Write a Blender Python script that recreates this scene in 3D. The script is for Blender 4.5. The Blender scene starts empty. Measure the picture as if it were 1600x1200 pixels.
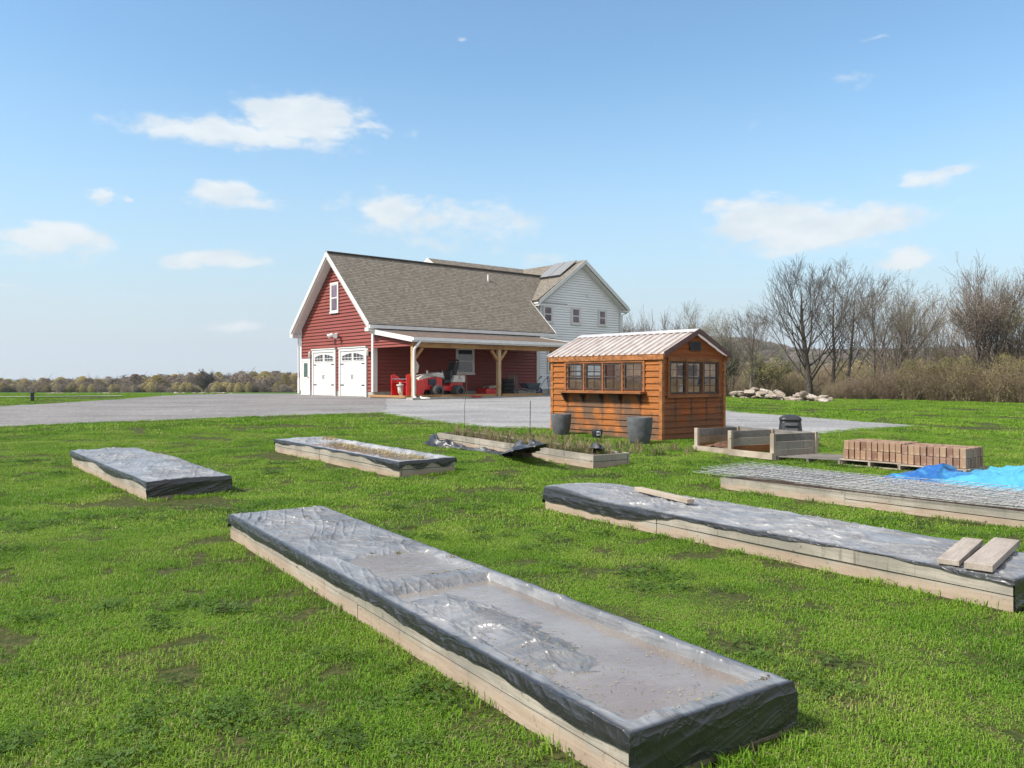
import bpy, bmesh, math, random
import numpy as np
from mathutils import Vector, Matrix
R = math.radians
random.seed(7)
SC = bpy.context.scene
COL = SC.collection
# ------------------------------------------------------------------ camera
CAMH = 1.6; F = 1250.0; HZ = 593.0
cam = bpy.data.objects.new("camera", bpy.data.cameras.new("camera"))
COL.objects.link(cam); SC.camera = cam
cam.data.sensor_width = 36.0; cam.data.lens = 36.0 * F / 1600.0
cam.data.clip_start = 0.1; cam.data.clip_end = 6000
cam.location = (0, 0, CAMH)
cam.rotation_euler = (R(90) - math.atan((600 - HZ) / F), 0, 0)
# ------------------------------------------------------------------ light
SUN_DIR = Vector((-0.80, -0.36, 0.88)).normalized()      # towards the sun
sun_el = math.asin(SUN_DIR.z); sun_az = math.atan2(SUN_DIR.x, SUN_DIR.y)
SUN_STRENGTH = 3.0; SKY_STRENGTH = 0.13; SUN_ANGLE = 8.0
SC.view_settings.view_transform = 'Standard'; SC.view_settings.look = 'None'
SC.view_settings.gamma = 1.0; SC.view_settings.exposure = 1.0
sl = bpy.data.lights.new("sun", 'SUN'); sl.energy = SUN_STRENGTH; sl.angle = R(SUN_ANGLE); sl.color = (1.0, 0.95, 0.87)
so = bpy.data.objects.new("sun", sl); COL.objects.link(so)
so.rotation_euler = SUN_DIR.to_track_quat('Z', 'Y').to_euler()
so.location = (0, 0, 60)

# ------------------------------------------------------------------ node helpers
class NT:
    def __init__(s, tree): s.t = tree; s.n = tree.nodes; s.l = tree.links
    def new(s, typ, **kw):
        n = s.n.new(typ)
        for k, v in kw.items(): setattr(n, k, v)
        return n
    def setin(s, sock, v):
        if hasattr(v, 'is_linked') or isinstance(v, bpy.types.NodeSocket): s.l.new(v, sock)
        elif v is not None: sock.default_value = v
    def math(s, op, a, b=None, c=None, clamp=False):
        n = s.new('ShaderNodeMath', operation=op); n.use_clamp = clamp
        s.setin(n.inputs[0], a)
        if b is not None: s.setin(n.inputs[1], b)
        if c is not None: s.setin(n.inputs[2], c)
        return n.outputs[0]
    def vmath(s, op, a, b=None):
        n = s.new('ShaderNodeVectorMath', operation=op); s.setin(n.inputs[0], a)
        if b is not None: s.setin(n.inputs[1], b)
        return n.outputs[1] if op in ('DOT_PRODUCT', 'LENGTH', 'DISTANCE') else n.outputs[0]
    def mix(s, f, a, b):
        n = s.new('ShaderNodeMix', data_type='RGBA'); s.setin(n.inputs[0], f)
        s.setin(n.inputs[6], c4(a)); s.setin(n.inputs[7], c4(b)); return n.outputs[2]
    def noise(s, vec, scale, detail=4, rough=0.55, dist=0.0):
        n = s.new('ShaderNodeTexNoise'); s.setin(n.inputs['Vector'], vec)
        n.inputs['Scale'].default_value = scale; n.inputs['Detail'].default_value = detail
        n.inputs['Roughness'].default_value = rough; n.inputs['Distortion'].default_value = dist
        return n.outputs[0]
    def ss(s, v, a, b):
        n = s.new('ShaderNodeMapRange', interpolation_type='SMOOTHSTEP'); s.setin(n.inputs[0], v)
        n.inputs[1].default_value = a; n.inputs[2].default_value = b; return n.outputs[0]
    def ramp(s, v, stops):
        n = s.new('ShaderNodeValToRGB'); s.setin(n.inputs[0], v); e = n.color_ramp.elements
        while len(e) < len(stops): e.new(0.5)
        for k, (p, c) in enumerate(stops): e[k].position = p; e[k].color = c4(c)
        return n.outputs[0]
    def scale(s, vec, sc):
        n = s.new('ShaderNodeVectorMath', operation='MULTIPLY'); s.setin(n.inputs[0], vec); n.inputs[1].default_value = sc
        return n.outputs[0]
    def sep(s, vec):
        n = s.new('ShaderNodeSeparateXYZ'); s.setin(n.inputs[0], vec); return n.outputs
    def comb(s, x, y, z):
        n = s.new('ShaderNodeCombineXYZ')
        for k, v in enumerate((x, y, z)): s.setin(n.inputs[k], v)
        return n.outputs[0]
def c4(c):
    if isinstance(c, bpy.types.NodeSocket): return c
    return (c[0], c[1], c[2], 1.0)
MATS = {}
def newmat(name):
    m = bpy.data.materials.new(name); m.use_nodes = True; MATS[name] = m
    t = NT(m.node_tree); t.b = m.node_tree.nodes['Principled BSDF']
    tc = t.new('ShaderNodeTexCoord'); t.obj = tc.outputs['Object']
    g = t.new('ShaderNodeNewGeometry'); t.pos = g.outputs['Position']
    return m, t
def bump(t, h, strength=0.3, dist=0.01):
    b = t.new('ShaderNodeBump'); b.inputs['Strength'].default_value = strength; b.inputs['Distance'].default_value = dist
    t.setin(b.inputs['Height'], h); t.l.new(b.outputs[0], t.b.inputs['Normal'])
def simple(name, c, rough=0.6, var=0.15, scale=6.0, metal=0.0, spec=0.5, bmp=0.0, c2=None, coat=0.0):
    m, t = newmat(name)
    n = t.noise(t.obj, scale, 5)
    c2 = c2 or tuple(x * (1 - var * 2) for x in c)
    t.setin(t.b.inputs['Base Color'], t.mix(t.ss(n, 0.3, 0.7), c2, c))
    r = t.math('MULTIPLY_ADD', t.noise(t.obj, scale * 2.3, 3), 0.25, rough - 0.12)
    t.setin(t.b.inputs['Roughness'], r)
    t.b.inputs['Metallic'].default_value = metal; t.b.inputs['Specular IOR Level'].default_value = spec
    if coat: t.b.inputs['Coat Weight'].default_value = coat; t.b.inputs['Coat Roughness'].default_value = 0.15
    if bmp: bump(t, t.noise(t.obj, scale * 5, 5), bmp, 0.01)
    return m

# ------------------------------------------------------------------ world: sky and clouds by direction
W = bpy.data.worlds.new("World"); SC.world = W; W.use_nodes = True
w = NT(W.node_tree); bg = W.node_tree.nodes['Background']
sky = w.new('ShaderNodeTexSky', sky_type='NISHITA'); sky.sun_disc = False
sky.sun_elevation = sun_el; sky.sun_rotation = sun_az
sky.altitude = 300; sky.air_density = 1.0; sky.dust_density = .3; sky.ozone_density = 2.2
tc = w.new('ShaderNodeTexCoord'); D = tc.outputs['Generated']
dx, dy, dz = w.sep(D)
# clouds lie on a sphere of directions: azimuth and height angle
den = w.math('MAXIMUM', w.math('SQRT', w.math('ADD', w.math('MULTIPLY', dx, dx), w.math('MULTIPLY', dy, dy))), 0.02)
az = w.math('ARCTAN2', dx, dy); elv = w.math('DIVIDE', dz, den)
uv = w.comb(az, elv, 0.0)
def wn(scale, off, detail=6, st=(1, 2.0, 1)):
    v = w.vmath('ADD', w.scale(uv, st), off)
    return w.noise(v, scale, detail, 0.58)
wx = w.math('MULTIPLY', w.math('SUBTRACT', wn(9, (3.1, 1.7, 0)), 0.5), 0.16)
wy = w.math('MULTIPLY', w.math('SUBTRACT', wn(11, (9.1, 5.7, 3)), 0.5), 0.045)
ux = w.math('ADD', az, wx); uy = w.math('ADD', elv, wy)
def pd(px, py):
    return math.atan((px - 800) / F), (HZ - py) / F / math.sqrt(1 + ((px - 800) / F) ** 2)
CL = [  # px, py(base-ish centre), half width px, half height px, weight
    (350, 208, 125, 22, 1.0), (475, 185, 75, 34, 1.15), (430, 218, 115, 18, .8), (555, 200, 70, 14, .55), (290, 205, 60, 15, .7),
    (75, 372, 62, 24, 1.1), (125, 378, 42, 10, .6), (340, 300, 40, 22, .9), (375, 312, 62, 16, .6), (140, 303, 22, 11, .75), (190, 315, 16, 7, .5),
    (600, 325, 62, 24, .95), (680, 345, 115, 38, .62), (790, 345, 85, 30, .55), (630, 318, 50, 16, .6), (700, 385, 120, 22, .35), (850, 405, 70, 22, .4),
    (325, 408, 72, 15, .85), (345, 507, 34, 10, .75), (1200, 345, 85, 28, 1.2), (1270, 360, 125, 28, 1.15), (1340, 345, 85, 24, .9), (1390, 335, 70, 20, .35),
    (1250, 322, 70, 20, .55), (1465, 273, 42, 16, .75), (1425, 402, 36, 14, .8), (1340, 120, 52, 24, .28), (1160, 200, 60, 16, .2), (1310, 225, 40, 20, .18),
    (735, 66, 24, 6, .4), (1350, 64, 30, 6, .38), (0, 440, 14, 14, .6), (560, 470, 60, 12, .25), (1380, 480, 130, 22, .35), (1480, 500, 90, 22, .4), (1240, 470, 120, 14, .3),
    (-420, 300, 190, 60, .9), (-900, 240, 240, 80, .9), (2150, 260, 220, 70, .9), (2900, 300, 300, 90, .9), (1900, 420, 120, 40, .8)]
acc = None
for (px, py, hw, hh, wt) in CL:
    a0, e0 = pd(px, py); sx = hw / F; sy = hh / F
    ddx = w.math('DIVIDE', w.math('SUBTRACT', ux, a0), sx)
    ddy = w.math('DIVIDE', w.math('SUBTRACT', uy, e0), sy)
    q = w.math('ADD', w.math('MULTIPLY', ddx, ddx), w.math('MULTIPLY', ddy, ddy))
    g = w.math('MULTIPLY', w.math('POWER', 2.718, w.math('MULTIPLY', q, -0.9)), wt)
    acc = g if acc is None else w.math('MAXIMUM', acc, g)
fine = wn(30, (1.2, 4.4, 7), 8, (1, 1.7, 1))
dens = w.math('ADD', acc, w.math('MULTIPLY', w.math('SUBTRACT', fine, 0.5), 1.1))
hi = w.math('MULTIPLY', w.ss(wn(2.2, (4, 8, 2), 5), 0.52, 0.75), 0.0)
mask = w.math('MULTIPLY', w.ss(dens, 0.2, 0.74), 0.9)
mask = w.math('MULTIPLY', mask, w.ss(acc, 0.04, 0.26))
# Nishita sky, dimmed and tinted slightly
hs = w.new('ShaderNodeHueSaturation'); hs.inputs['Saturation'].default_value = 1.0; hs.inputs['Value'].default_value = .86
w.l.new(sky.outputs[0], hs.inputs['Color'])
skyc = w.scale(hs.outputs[0], (.84, 1.0, .97))
cloudc = w.mix(w.ss(wn(16, (2, 2, 5), 5), 0.35, 0.7), (3.05, 3.32, 3.5), (3.6, 3.75, 3.8))
# pale gradient painted into the sky colour, strongest towards the horizon
horizon_pale = w.math('MULTIPLY', w.math('SUBTRACT', 1.0, w.ss(w.math('ADD', elv, w.math('MULTIPLY', w.math('SUBTRACT', wn(3, (5, 1, 1), 4), .5), .10)), -.03, .40)), .95)
skyc = w.mix(horizon_pale, skyc, (2.25, 2.78, 3.08))
skyc = w.mix(w.math('MULTIPLY', w.ss(elv, .16, -.01), .8), skyc, (2.85, 3.1, 3.25))
back = w.math('MULTIPLY', w.math('MAXIMUM', w.ss(dy, .25, -.15), w.ss(dz, .62, .78)), w.ss(w.noise(D, 2.6, 6, .6), .36, .52))  # broken cloud added out of view, behind and overhead, to whiten the light
skyc = w.mix(w.math('MULTIPLY', back, .9), skyc, (3.3, 3.3, 3.35))
fin = w.mix(mask, skyc, cloudc)
w.l.new(fin, bg.inputs[0]); bg.inputs[1].default_value = SKY_STRENGTH

# ------------------------------------------------------------------ noise for shapes
def _hash(ix, iy, seed):
    h = (ix * 374761393 + iy * 668265263 + seed * 974634777) & 0x7fffffff
    h = ((h ^ (h >> 13)) * 1274126177) & 0x7fffffff
    return ((h ^ (h >> 16)) & 0xffff) / 65535.0
def vnoise(x, y, seed=0):
    x = np.asarray(x, float); y = np.asarray(y, float)
    ix = np.floor(x).astype(np.int64); iy = np.floor(y).astype(np.int64)
    fx = x - ix; fy = y - iy; fx = fx * fx * (3 - 2 * fx); fy = fy * fy * (3 - 2 * fy)
    a = _hash(ix, iy, seed); b = _hash(ix + 1, iy, seed); c = _hash(ix, iy + 1, seed); d = _hash(ix + 1, iy + 1, seed)
    return (a + (b - a) * fx) * (1 - fy) + (c + (d - c) * fx) * fy
def fbm(x, y, seed=0, oc=4, gain=0.5):
    s = 0; a = 1; t = 0
    for k in range(oc):
        s = s + a * vnoise(np.asarray(x) * 2 ** k, np.asarray(y) * 2 ** k, seed + k * 17); t += a; a *= gain
    return s / t
def ridge(x, y, seed=0, oc=3):
    s = 0; a = 1; t = 0
    for k in range(oc):
        s = s + a * (1 - np.abs(2 * vnoise(np.asarray(x) * 2 ** k, np.asarray(y) * 2 ** k, seed + k * 31) - 1)) ** 2; t += a; a *= .5
    return s / t
def sst(v, a, b):
    t = np.clip((np.asarray(v, float) - a) / (b - a), 0, 1); return t * t * (3 - 2 * t)

# ------------------------------------------------------------------ terrain height
PY = [-40, 0, 11, 18.5, 28, 36, 40, 48, 60, 100, 200, 400, 700, 1200, 3000]
PZ = [0, 0, 0, .18, .46, .71, .76, .74, .5, -.2, -1.6, -7, -12, -16, -20]
def gz(x, y):
    x = np.asarray(x, float); y = np.asarray(y, float)
    p = (np.interp(y, PY, PZ) + np.interp(y - 1.5, PY, PZ) + np.interp(y + 1.5, PY, PZ)) / 3
    k = sst(x, 8, 16)
    p = p * (1 - .45 * k * (y < 110))
    p = p - k * sst(y, 64, 140) * 7
    return p
def G(px, py, zo=0.0):
    """point of the terrain (raised by zo) seen at a pixel of the photograph"""
    rx = (px - 800) / F; rz = (HZ - py) / F
    lo, hi = 0.5, 400.0
    Y = np.arange(1.0, 300, 0.05)
    d = CAMH + rz * Y - (gz(rx * Y, Y) + zo)
    i = np.argmax(d <= 0)
    if d[i] > 0: i = len(Y) - 1
    y = Y[i]; return Vector((rx * y, y, float(gz(rx * y, y))))
def at(px, Y, zo=0.0):
    x = (px - 800) / F * Y
    return Vector((x, Y, float(gz(x, Y)) + zo))

# ------------------------------------------------------------------ mesh building
class MB:
    def __init__(s): s.v = []; s.f = []; s.mi = []; s.cur = 0; s.att = {}
    def quad(s, *p):
        n = len(s.v); s.v += [tuple(q) for q in p]; s.f.append(tuple(range(n, n + len(p)))); s.mi.append(s.cur); return s
    def add(s, vs, fs):
        n = len(s.v); s.v += [tuple(q) for q in vs]
        for f in fs: s.f.append(tuple(i + n for i in f)); s.mi.append(s.cur)
        return s
    def box(s, x0, x1, y0, y1, z0, z1, jit=0):
        vs = [(x, y, z) for z in (z0, z1) for y in (y0, y1) for x in (x0, x1)]
        return s.add(vs, [(0, 2, 3, 1), (4, 5, 7, 6), (0, 1, 5, 4), (2, 6, 7, 3), (0, 4, 6, 2), (1, 3, 7, 5)])
    def obox(s, c, d, L, wd, h, up=(0, 0, 1), bev=0):
        """box centred at c, its length along d"""
        d = Vector(d).normalized(); up = Vector(up); sd = d.cross(up).normalized(); up = sd.cross(d).normalized(); c = Vector(c)
        vs = [c + d * (L / 2 * a) + sd * (wd / 2 * b) + up * (h / 2 * e) for e in (-1, 1) for b in (-1, 1) for a in (-1, 1)]
        return s.add(vs, [(0, 2, 3, 1), (4, 5, 7, 6), (0, 1, 5, 4), (2, 6, 7, 3), (0, 4, 6, 2), (1, 3, 7, 5)])
    def bar(s, a, b, wd, h, up=(0, 0, 1)):
        a = Vector(a); b = Vector(b); return s.obox((a + b) / 2, b - a, (b - a).length, wd, h, up)
    def slab(s, pts, th):
        """polygon thickened downwards along its normal"""
        p = [Vector(q) for q in pts]; n = (p[1] - p[0]).cross(p[2] - p[1]).normalized()
        if n.z < 0: n = -n
        k = len(p); vs = p + [q - n * th for q in p]
        fs = [tuple(range(k)), tuple(range(2 * k - 1, k - 1, -1))] + [(i, i + k, (i + 1) % k + k, (i + 1) % k) for i in range(k)]
        return s.add(vs, fs)
    def tube(s, pts, rad, n=8, cap=True, closed=False):
        pts = [Vector(p) for p in pts]; m = len(pts)
        if not hasattr(rad, '__len__'): rad = [rad] * m
        rings = []; prev = None
        for i, p in enumerate(pts):
            d = (pts[min(i + 1, m - 1)] - pts[max(i - 1, 0)]).normalized()
            if prev is None: a = d.orthogonal().normalized()
            else: a = (prev - d * prev.dot(d)); a = a.normalized() if a.length > 1e-6 else d.orthogonal().normalized()
            prev = a; b = d.cross(a)
            rings.append([p + (a * math.cos(6.28318 * k / n) + b * math.sin(6.28318 * k / n)) * rad[i] for k in range(n)])
        vs = [q for r in rings for q in r]
        fs = [(i * n + k, i * n + (k + 1) % n, (i + 1) * n + (k + 1) % n, (i + 1) * n + k) for i in range(m - 1) for k in range(n)]
        if cap: fs += [tuple(range(n - 1, -1, -1)), tuple((m - 1) * n + k for k in range(n))]
        return s.add(vs, fs)
    def lathe(s, prof, c=(0, 0, 0), axis='z', n=24):
        vs = []; fs = []
        for (r, h) in prof:
            for k in range(n):
                a = 2 * math.pi * k / n; x, y, z = r * math.cos(a), r * math.sin(a), h
                if axis == 'y': x, y, z = x, z, y
                elif axis == 'x': x, y, z = z, x, y
                vs.append((x + c[0], y + c[1], z + c[2]))
        m = len(prof)
        for i in range(m - 1):
            for k in range(n): fs.append((i * n + k, i * n + (k + 1) % n, (i + 1) * n + (k + 1) % n, (i + 1) * n + k))
        return s.add(vs, fs)
    def build(s, name, mat, parent=None, smooth=False, bevel=0.0):
        me = bpy.data.meshes.new(name); me.from_pydata(s.v, [], s.f); 
        for m in (mat if isinstance(mat, (list, tuple)) else [mat]): me.materials.append(m)
        if isinstance(mat, (list, tuple)): me.polygons.foreach_set('material_index', s.mi)
        if smooth: me.polygons.foreach_set('use_smooth', [True] * len(me.polygons))
        me.update()
        o = bpy.data.objects.new(name, me); COL.objects.link(o)
        if parent is not None: o.parent = parent
        bm = bmesh.new(); bm.from_mesh(me)
        if smooth: bmesh.ops.remove_doubles(bm, verts=bm.verts, dist=1e-5)
        bmesh.ops.recalc_face_normals(bm, faces=bm.faces); bm.to_mesh(me); bm.free()
        if bevel:
            md = o.modifiers.new('bevel', 'BEVEL'); md.width = bevel; md.segments = 2; md.limit_method = 'ANGLE'
        return o
def npmesh(name, V, Fq, mat, parent=None, smooth=True, attr=None):
    me = bpy.data.meshes.new(name); V = np.asarray(V, np.float32).reshape(-1, 3); Fq = np.asarray(Fq, np.int32); k = Fq.shape[1]
    me.vertices.add(len(V)); me.vertices.foreach_set('co', V.ravel())
    me.loops.add(Fq.size); me.loops.foreach_set('vertex_index', Fq.ravel())
    me.polygons.add(len(Fq)); me.polygons.foreach_set('loop_start', np.arange(0, Fq.size, k, dtype=np.int32))
    me.polygons.foreach_set('loop_total', np.full(len(Fq), k, np.int32))
    me.polygons.foreach_set('use_smooth', np.full(len(Fq), smooth))
    for m in (mat if isinstance(mat, (list, tuple)) else [mat]): me.materials.append(m)
    if attr:
        for an, av in attr.items():
            a = me.attributes.new(an, 'FLOAT', 'POINT'); a.data.foreach_set('value', np.asarray(av, np.float32))
    me.update(); me.validate()
    o = bpy.data.objects.new(name, me); COL.objects.link(o)
    if parent is not None: o.parent = parent
    return o
def gridfaces(nx, ny):
    i, j = np.meshgrid(np.arange(nx - 1), np.arange(ny - 1), indexing='ij'); a = i * ny + j
    return np.stack([a, a + ny, a + ny + 1, a + 1], -1).reshape(-1, 4)
def tag(o, label=None, cat=None, group=None, kind=None):
    if label: o['label'] = label
    if cat: o['category'] = cat
    if group: o['group'] = group
    if kind: o['kind'] = kind
    return o
def empty(name, loc, rz=0, ry=0, label=None, cat=None, group=None):
    o = bpy.data.objects.new(name, None); COL.objects.link(o); o.location = loc; o.rotation_euler = (0, ry, rz)
    o.empty_display_size = .3
    return tag(o, label, cat, group)
def copy_tree(o, parent=None):
    c = o.copy(); COL.objects.link(c); c.parent = parent
    for ch in [k for k in bpy.data.objects if k.parent == o]: copy_tree(ch, c)
    return c

# ------------------------------------------------------------------ materials
def wood(name, c1, c2, grain=(1.2, 22, 22), stain=None, rough=0.85, knots=True, green=0.0, lift=0.4, clay=0.0):
    m, t = newmat(name)
    v = t.scale(t.obj, grain)
    n = t.noise(v, 2.2, 6, 0.65, 0.6); n2 = t.noise(t.obj, 1.6, 5, 0.6)
    rnd = t.new('ShaderNodeObjectInfo').outputs['Random']
    col = t.mix(t.ss(n, 0.32, 0.68), c2, c1)
    col = t.mix(t.math('MULTIPLY', t.ss(n2, 0.42, 0.66), 0.75), col, stain or tuple(x * .45 for x in c1))
    col = t.mix(t.math('MULTIPLY', rnd, lift), col, tuple(x * .72 for x in c1))
    if knots:
        vo = t.new('ShaderNodeTexVoronoi'); vo.inputs['Scale'].default_value = 3.1; t.setin(vo.inputs['Vector'], t.scale(t.obj, (.7, 1.6, 1.6)))
        col = t.mix(t.math('MULTIPLY', t.ss(vo.outputs[0], 0.085, 0.03), 0.75), col, (.03, .018, .01))
    if green:
        col = t.mix(t.math('MULTIPLY', t.ss(t.noise(t.obj, 2.3, 4), .5, .7), green), col, (.1, .12, .05))
    if clay:
        vs_ = t.noise(t.scale(t.obj, (9, 9, .5)), 1.6, 5, .7); col = t.mix(t.math('MULTIPLY', t.math('MULTIPLY', t.ss(vs_, .55, .7), t.ss(n2, .35, .6)), .75), col, (.09, .07, .055))
        sp = t.noise(t.obj, 28, 3); col = t.mix(t.math('MULTIPLY', t.ss(sp, .62, .72), .6), col, (.10, .075, .05))
        z = t.sep(t.obj)[2]; cn = t.math('ADD', z, t.math('MULTIPLY', t.noise(t.scale(t.obj, (1, 1, 2)), 3.5, 6, .65), -.16))
        col = t.mix(t.math('MULTIPLY', t.ss(cn, .035, -.03), clay), col, t.mix(n, (.34, .21, .13), (.52, .38, .27)))
    t.setin(t.b.inputs['Base Color'], col); t.b.inputs['Roughness'].default_value = rough
    t.b.inputs['Specular IOR Level'].default_value = .25
    bump(t, n, 0.5, 0.004)
    return m
wood('bed_wood', (.46, .415, .35), (.30, .27, .225), stain=(.18, .17, .145), green=.2, clay=.5)
wood('grey_wood', (.30, .275, .25), (.17, .155, .14), stain=(.1, .09, .08))
wood('pale_wood', (.52, .44, .35), (.38, .31, .24), stain=(.22, .18, .14))
wood('worn_plank', (.50, .43, .37), (.30, .25, .21), stain=(.15, .12, .1), grain=(1.5, 18, 18), lift=.6)
wood('new_timber', (.48, .29, .13), (.34, .18, .07), stain=(.25, .12, .05), grain=(1.2, 12, 12))
wood('post_timber', (.58, .42, .25), (.44, .29, .15), stain=(.38, .2, .09), grain=(12, 12, 1.2))
wood('board_end', (.4, .3, .2), (.25, .17, .1), grain=(10, 10, 10))
wood('stained_wood', (.40, .17, .07), (.22, .08, .03), stain=(.1, .04, .02))
# shed cladding: orange stain, greying low down and streaked under the shelf brackets
def cladding(name, axis, c1, c2, b0, d, zl, gray):
    m, t = newmat(name)
    x, y, z = t.sep(t.obj); along = y if axis == 'y' else x
    board = t.math('FLOOR', t.math('DIVIDE', z, 0.148))
    off = t.math('MULTIPLY', t.new('ShaderNodeTexWhiteNoise', noise_dimensions='1D').outputs[0], 1)
    wnn = t.new('ShaderNodeTexWhiteNoise', noise_dimensions='1D'); t.setin(wnn.inputs['W'], board); br = wnn.outputs[0]
    v = t.comb(t.math('MULTIPLY_ADD', br, 17.0, t.math('MULTIPLY', along, 1.3)), t.math('MULTIPLY', z, 26.0), br)
    n = t.noise(v, 1.8, 6, .65, .7)
    col = t.mix(t.ss(n, .32, .68), c2, c1)
    col = t.mix(t.math('MULTIPLY', br, .62), col, tuple(q * .5 for q in c1))
    vo = t.new('ShaderNodeTexVoronoi'); vo.inputs['Scale'].default_value = 3.6; t.setin(vo.inputs['Vector'], t.scale(t.obj, (1, 1, 1.5)))
    col = t.mix(t.math('MULTIPLY', t.ss(vo.outputs[0], .1, .04), .8), col, (.06, .02, .008))
    # weather streaks below the brackets
    ph = t.math('ABSOLUTE', t.math('SUBTRACT', t.math('FRACT', t.math('DIVIDE', t.math('SUBTRACT', along, b0), d)), .5))
    wob = t.math('MULTIPLY', t.noise(t.obj, 5, 4), .06)
    st = t.ss(t.math('ADD', ph, wob), .42, .54)
    inr = t.math('MULTIPLY', t.ss(along, b0 - d * .25, b0 - d * .1), t.ss(along, b0 + d * (4.6 if axis == 'y' else 3.3), b0 + d * (4.4 if axis == 'y' else 3.1)))
    st = t.math('MULTIPLY', t.math('MULTIPLY', st, inr), t.math('MULTIPLY', t.ss(z, zl, zl - .05), t.ss(z, zl - .95, zl - .35)))
    col = t.mix(t.math('MULTIPLY', st, .9), col, (.05, .032, .022))
    gr = t.math('MULTIPLY', t.ss(t.math('ADD', t.math('MULTIPLY', t.noise(t.obj, 1.6, 5), 1.0), t.math('MULTIPLY', z, -.15)), .34, .47), gray)
    col = t.mix(gr, col, t.mix(n, (.06, .038, .024), (.17, .105, .065)))
    t.setin(t.b.inputs['Base Color'], col); t.b.inputs['Roughness'].default_value = .7
    t.b.inputs['Specular IOR Level'].default_value = .3
    bump(t, n, .5, .004)
    return m
cladding('shed_clad_side', 'y', (.50, .175, .036), (.23, .07, .015), .62, .6, 1.12, .9)
cladding('shed_clad_gable', 'x', (.42, .115, .02), (.19, .05, .01), .5, .62, 1.05, .45)
simple('shed_trim', (.45, .17, .045), .6, .3, 9)
simple('shed_frame', (.075, .05, .042), .6, .3, 8)
simple('shed_inside', (.85, .68, .48), .8, .15, 5)
simple('brown_metal', (.13, .05, .04), .45, .2, 5)
def metal_roof():
    m, t = newmat('ribbed_roof')
    n = t.noise(t.scale(t.obj, (2, 9, 2)), 1.5, 6)
    t.setin(t.b.inputs['Base Color'], t.mix(t.ss(n, .3, .7), (.62, .54, .50), (.92, .87, .84)))
    t.b.inputs['Roughness'].default_value = .38
    out = [n for n in t.n if n.type == 'OUTPUT_MATERIAL'][0]; tr = t.new('ShaderNodeBsdfTranslucent'); tr.inputs[0].default_value = (.8, .72, .66, 1)
    mx = t.new('ShaderNodeMixShader'); mx.inputs[0].default_value = .38; t.l.new(t.b.outputs[0], mx.inputs[1]); t.l.new(tr.outputs[0], mx.inputs[2]); t.l.new(mx.outputs[0], out.inputs[0])  # translucency added to the roof to brighten the shed interior
metal_roof()
simple('white_paint', (.72, .71, .68), .5, .04, 3)
simple('white_metal', (.78, .78, .77), .35, .05, 3)
simple('door_white', (.70, .685, .66), .45, .04, 2)
simple('concrete', (.42, .40, .36), .9, .15, 4, bmp=.2)
simple('black_metal', (.02, .02, .022), .4, .2, 10)
simple('black_plastic', (.035, .037, .042), .45, .2, 6)
simple('rubber', (.035, .035, .036), .8, .25, 14, bmp=.3)
simple('dusty_rubber', (.11, .11, .105), .85, .3, 10, bmp=.3)
simple('red_paint', (.75, .02, .015), .35, .15, 4, coat=.4)
simple('cream_paint', (.62, .59, .52), .45, .12, 6)
simple('grey_tray', (.09, .115, .135), .45, .2, 4)
simple('blue_hub', (.05, .09, .3), .5, .1, 4)
simple('steel', (.35, .35, .36), .35, .2, 10, metal=.8)
simple('galv_wire', (.6, .6, .6), .5, .25, 30, metal=.25)
simple('rust', (.16, .08, .045), .8, .3, 20)
simple('pot_grey', (.115, .12, .13), .75, .2, 7, bmp=.1)
simple('soil', (.11, .065, .038), .95, .35, 8, bmp=.8, c2=(.04, .024, .015))
simple('canvas', (.52, .46, .36), .85, .1, 8)
simple('red_cable', (.6, .03, .03), .5, .1, 5)
simple('dark_inside', (.03, .03, .035), .8, .1, 3)
simple('text_dark', (.03, .03, .05), .5, .05, 3)
simple('logo_purple', (.16, .04, .2), .5, .05, 3)
simple('label_paper', (.72, .78, .82), .6, .05, 8)
simple('straw', (.72, .58, .30), .9, .3, 20)
simple('clippings', (.33, .29, .15), .9, .3, 60)
simple('leaf_litter', (.22, .17, .07), .9, .4, 30)
simple('solar_glass', (.27, .26, .245), .3, .06, 4, spec=.7)
def siding_mat(name, c, var=.08):
    m, t = newmat(name)
    n = t.noise(t.scale(t.obj, (.8, .8, 9)), 1.3, 5); n2 = t.noise(t.obj, .5, 4)
    col = t.mix(t.ss(n, .3, .7), tuple(x * (1 - var) for x in c), tuple(min(1, x * (1 + var)) for x in c))
    col = t.mix(t.math('MULTIPLY', t.ss(n2, .45, .7), .25), col, tuple(x * .75 for x in c))
    t.setin(t.b.inputs['Base Color'], col); t.b.inputs['Roughness'].default_value = .55
    t.b.inputs['Specular IOR Level'].default_value = .35
siding_mat('red_siding', (.25, .06, .045)); siding_mat('white_siding', (.86, .86, .87), .03)
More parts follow.
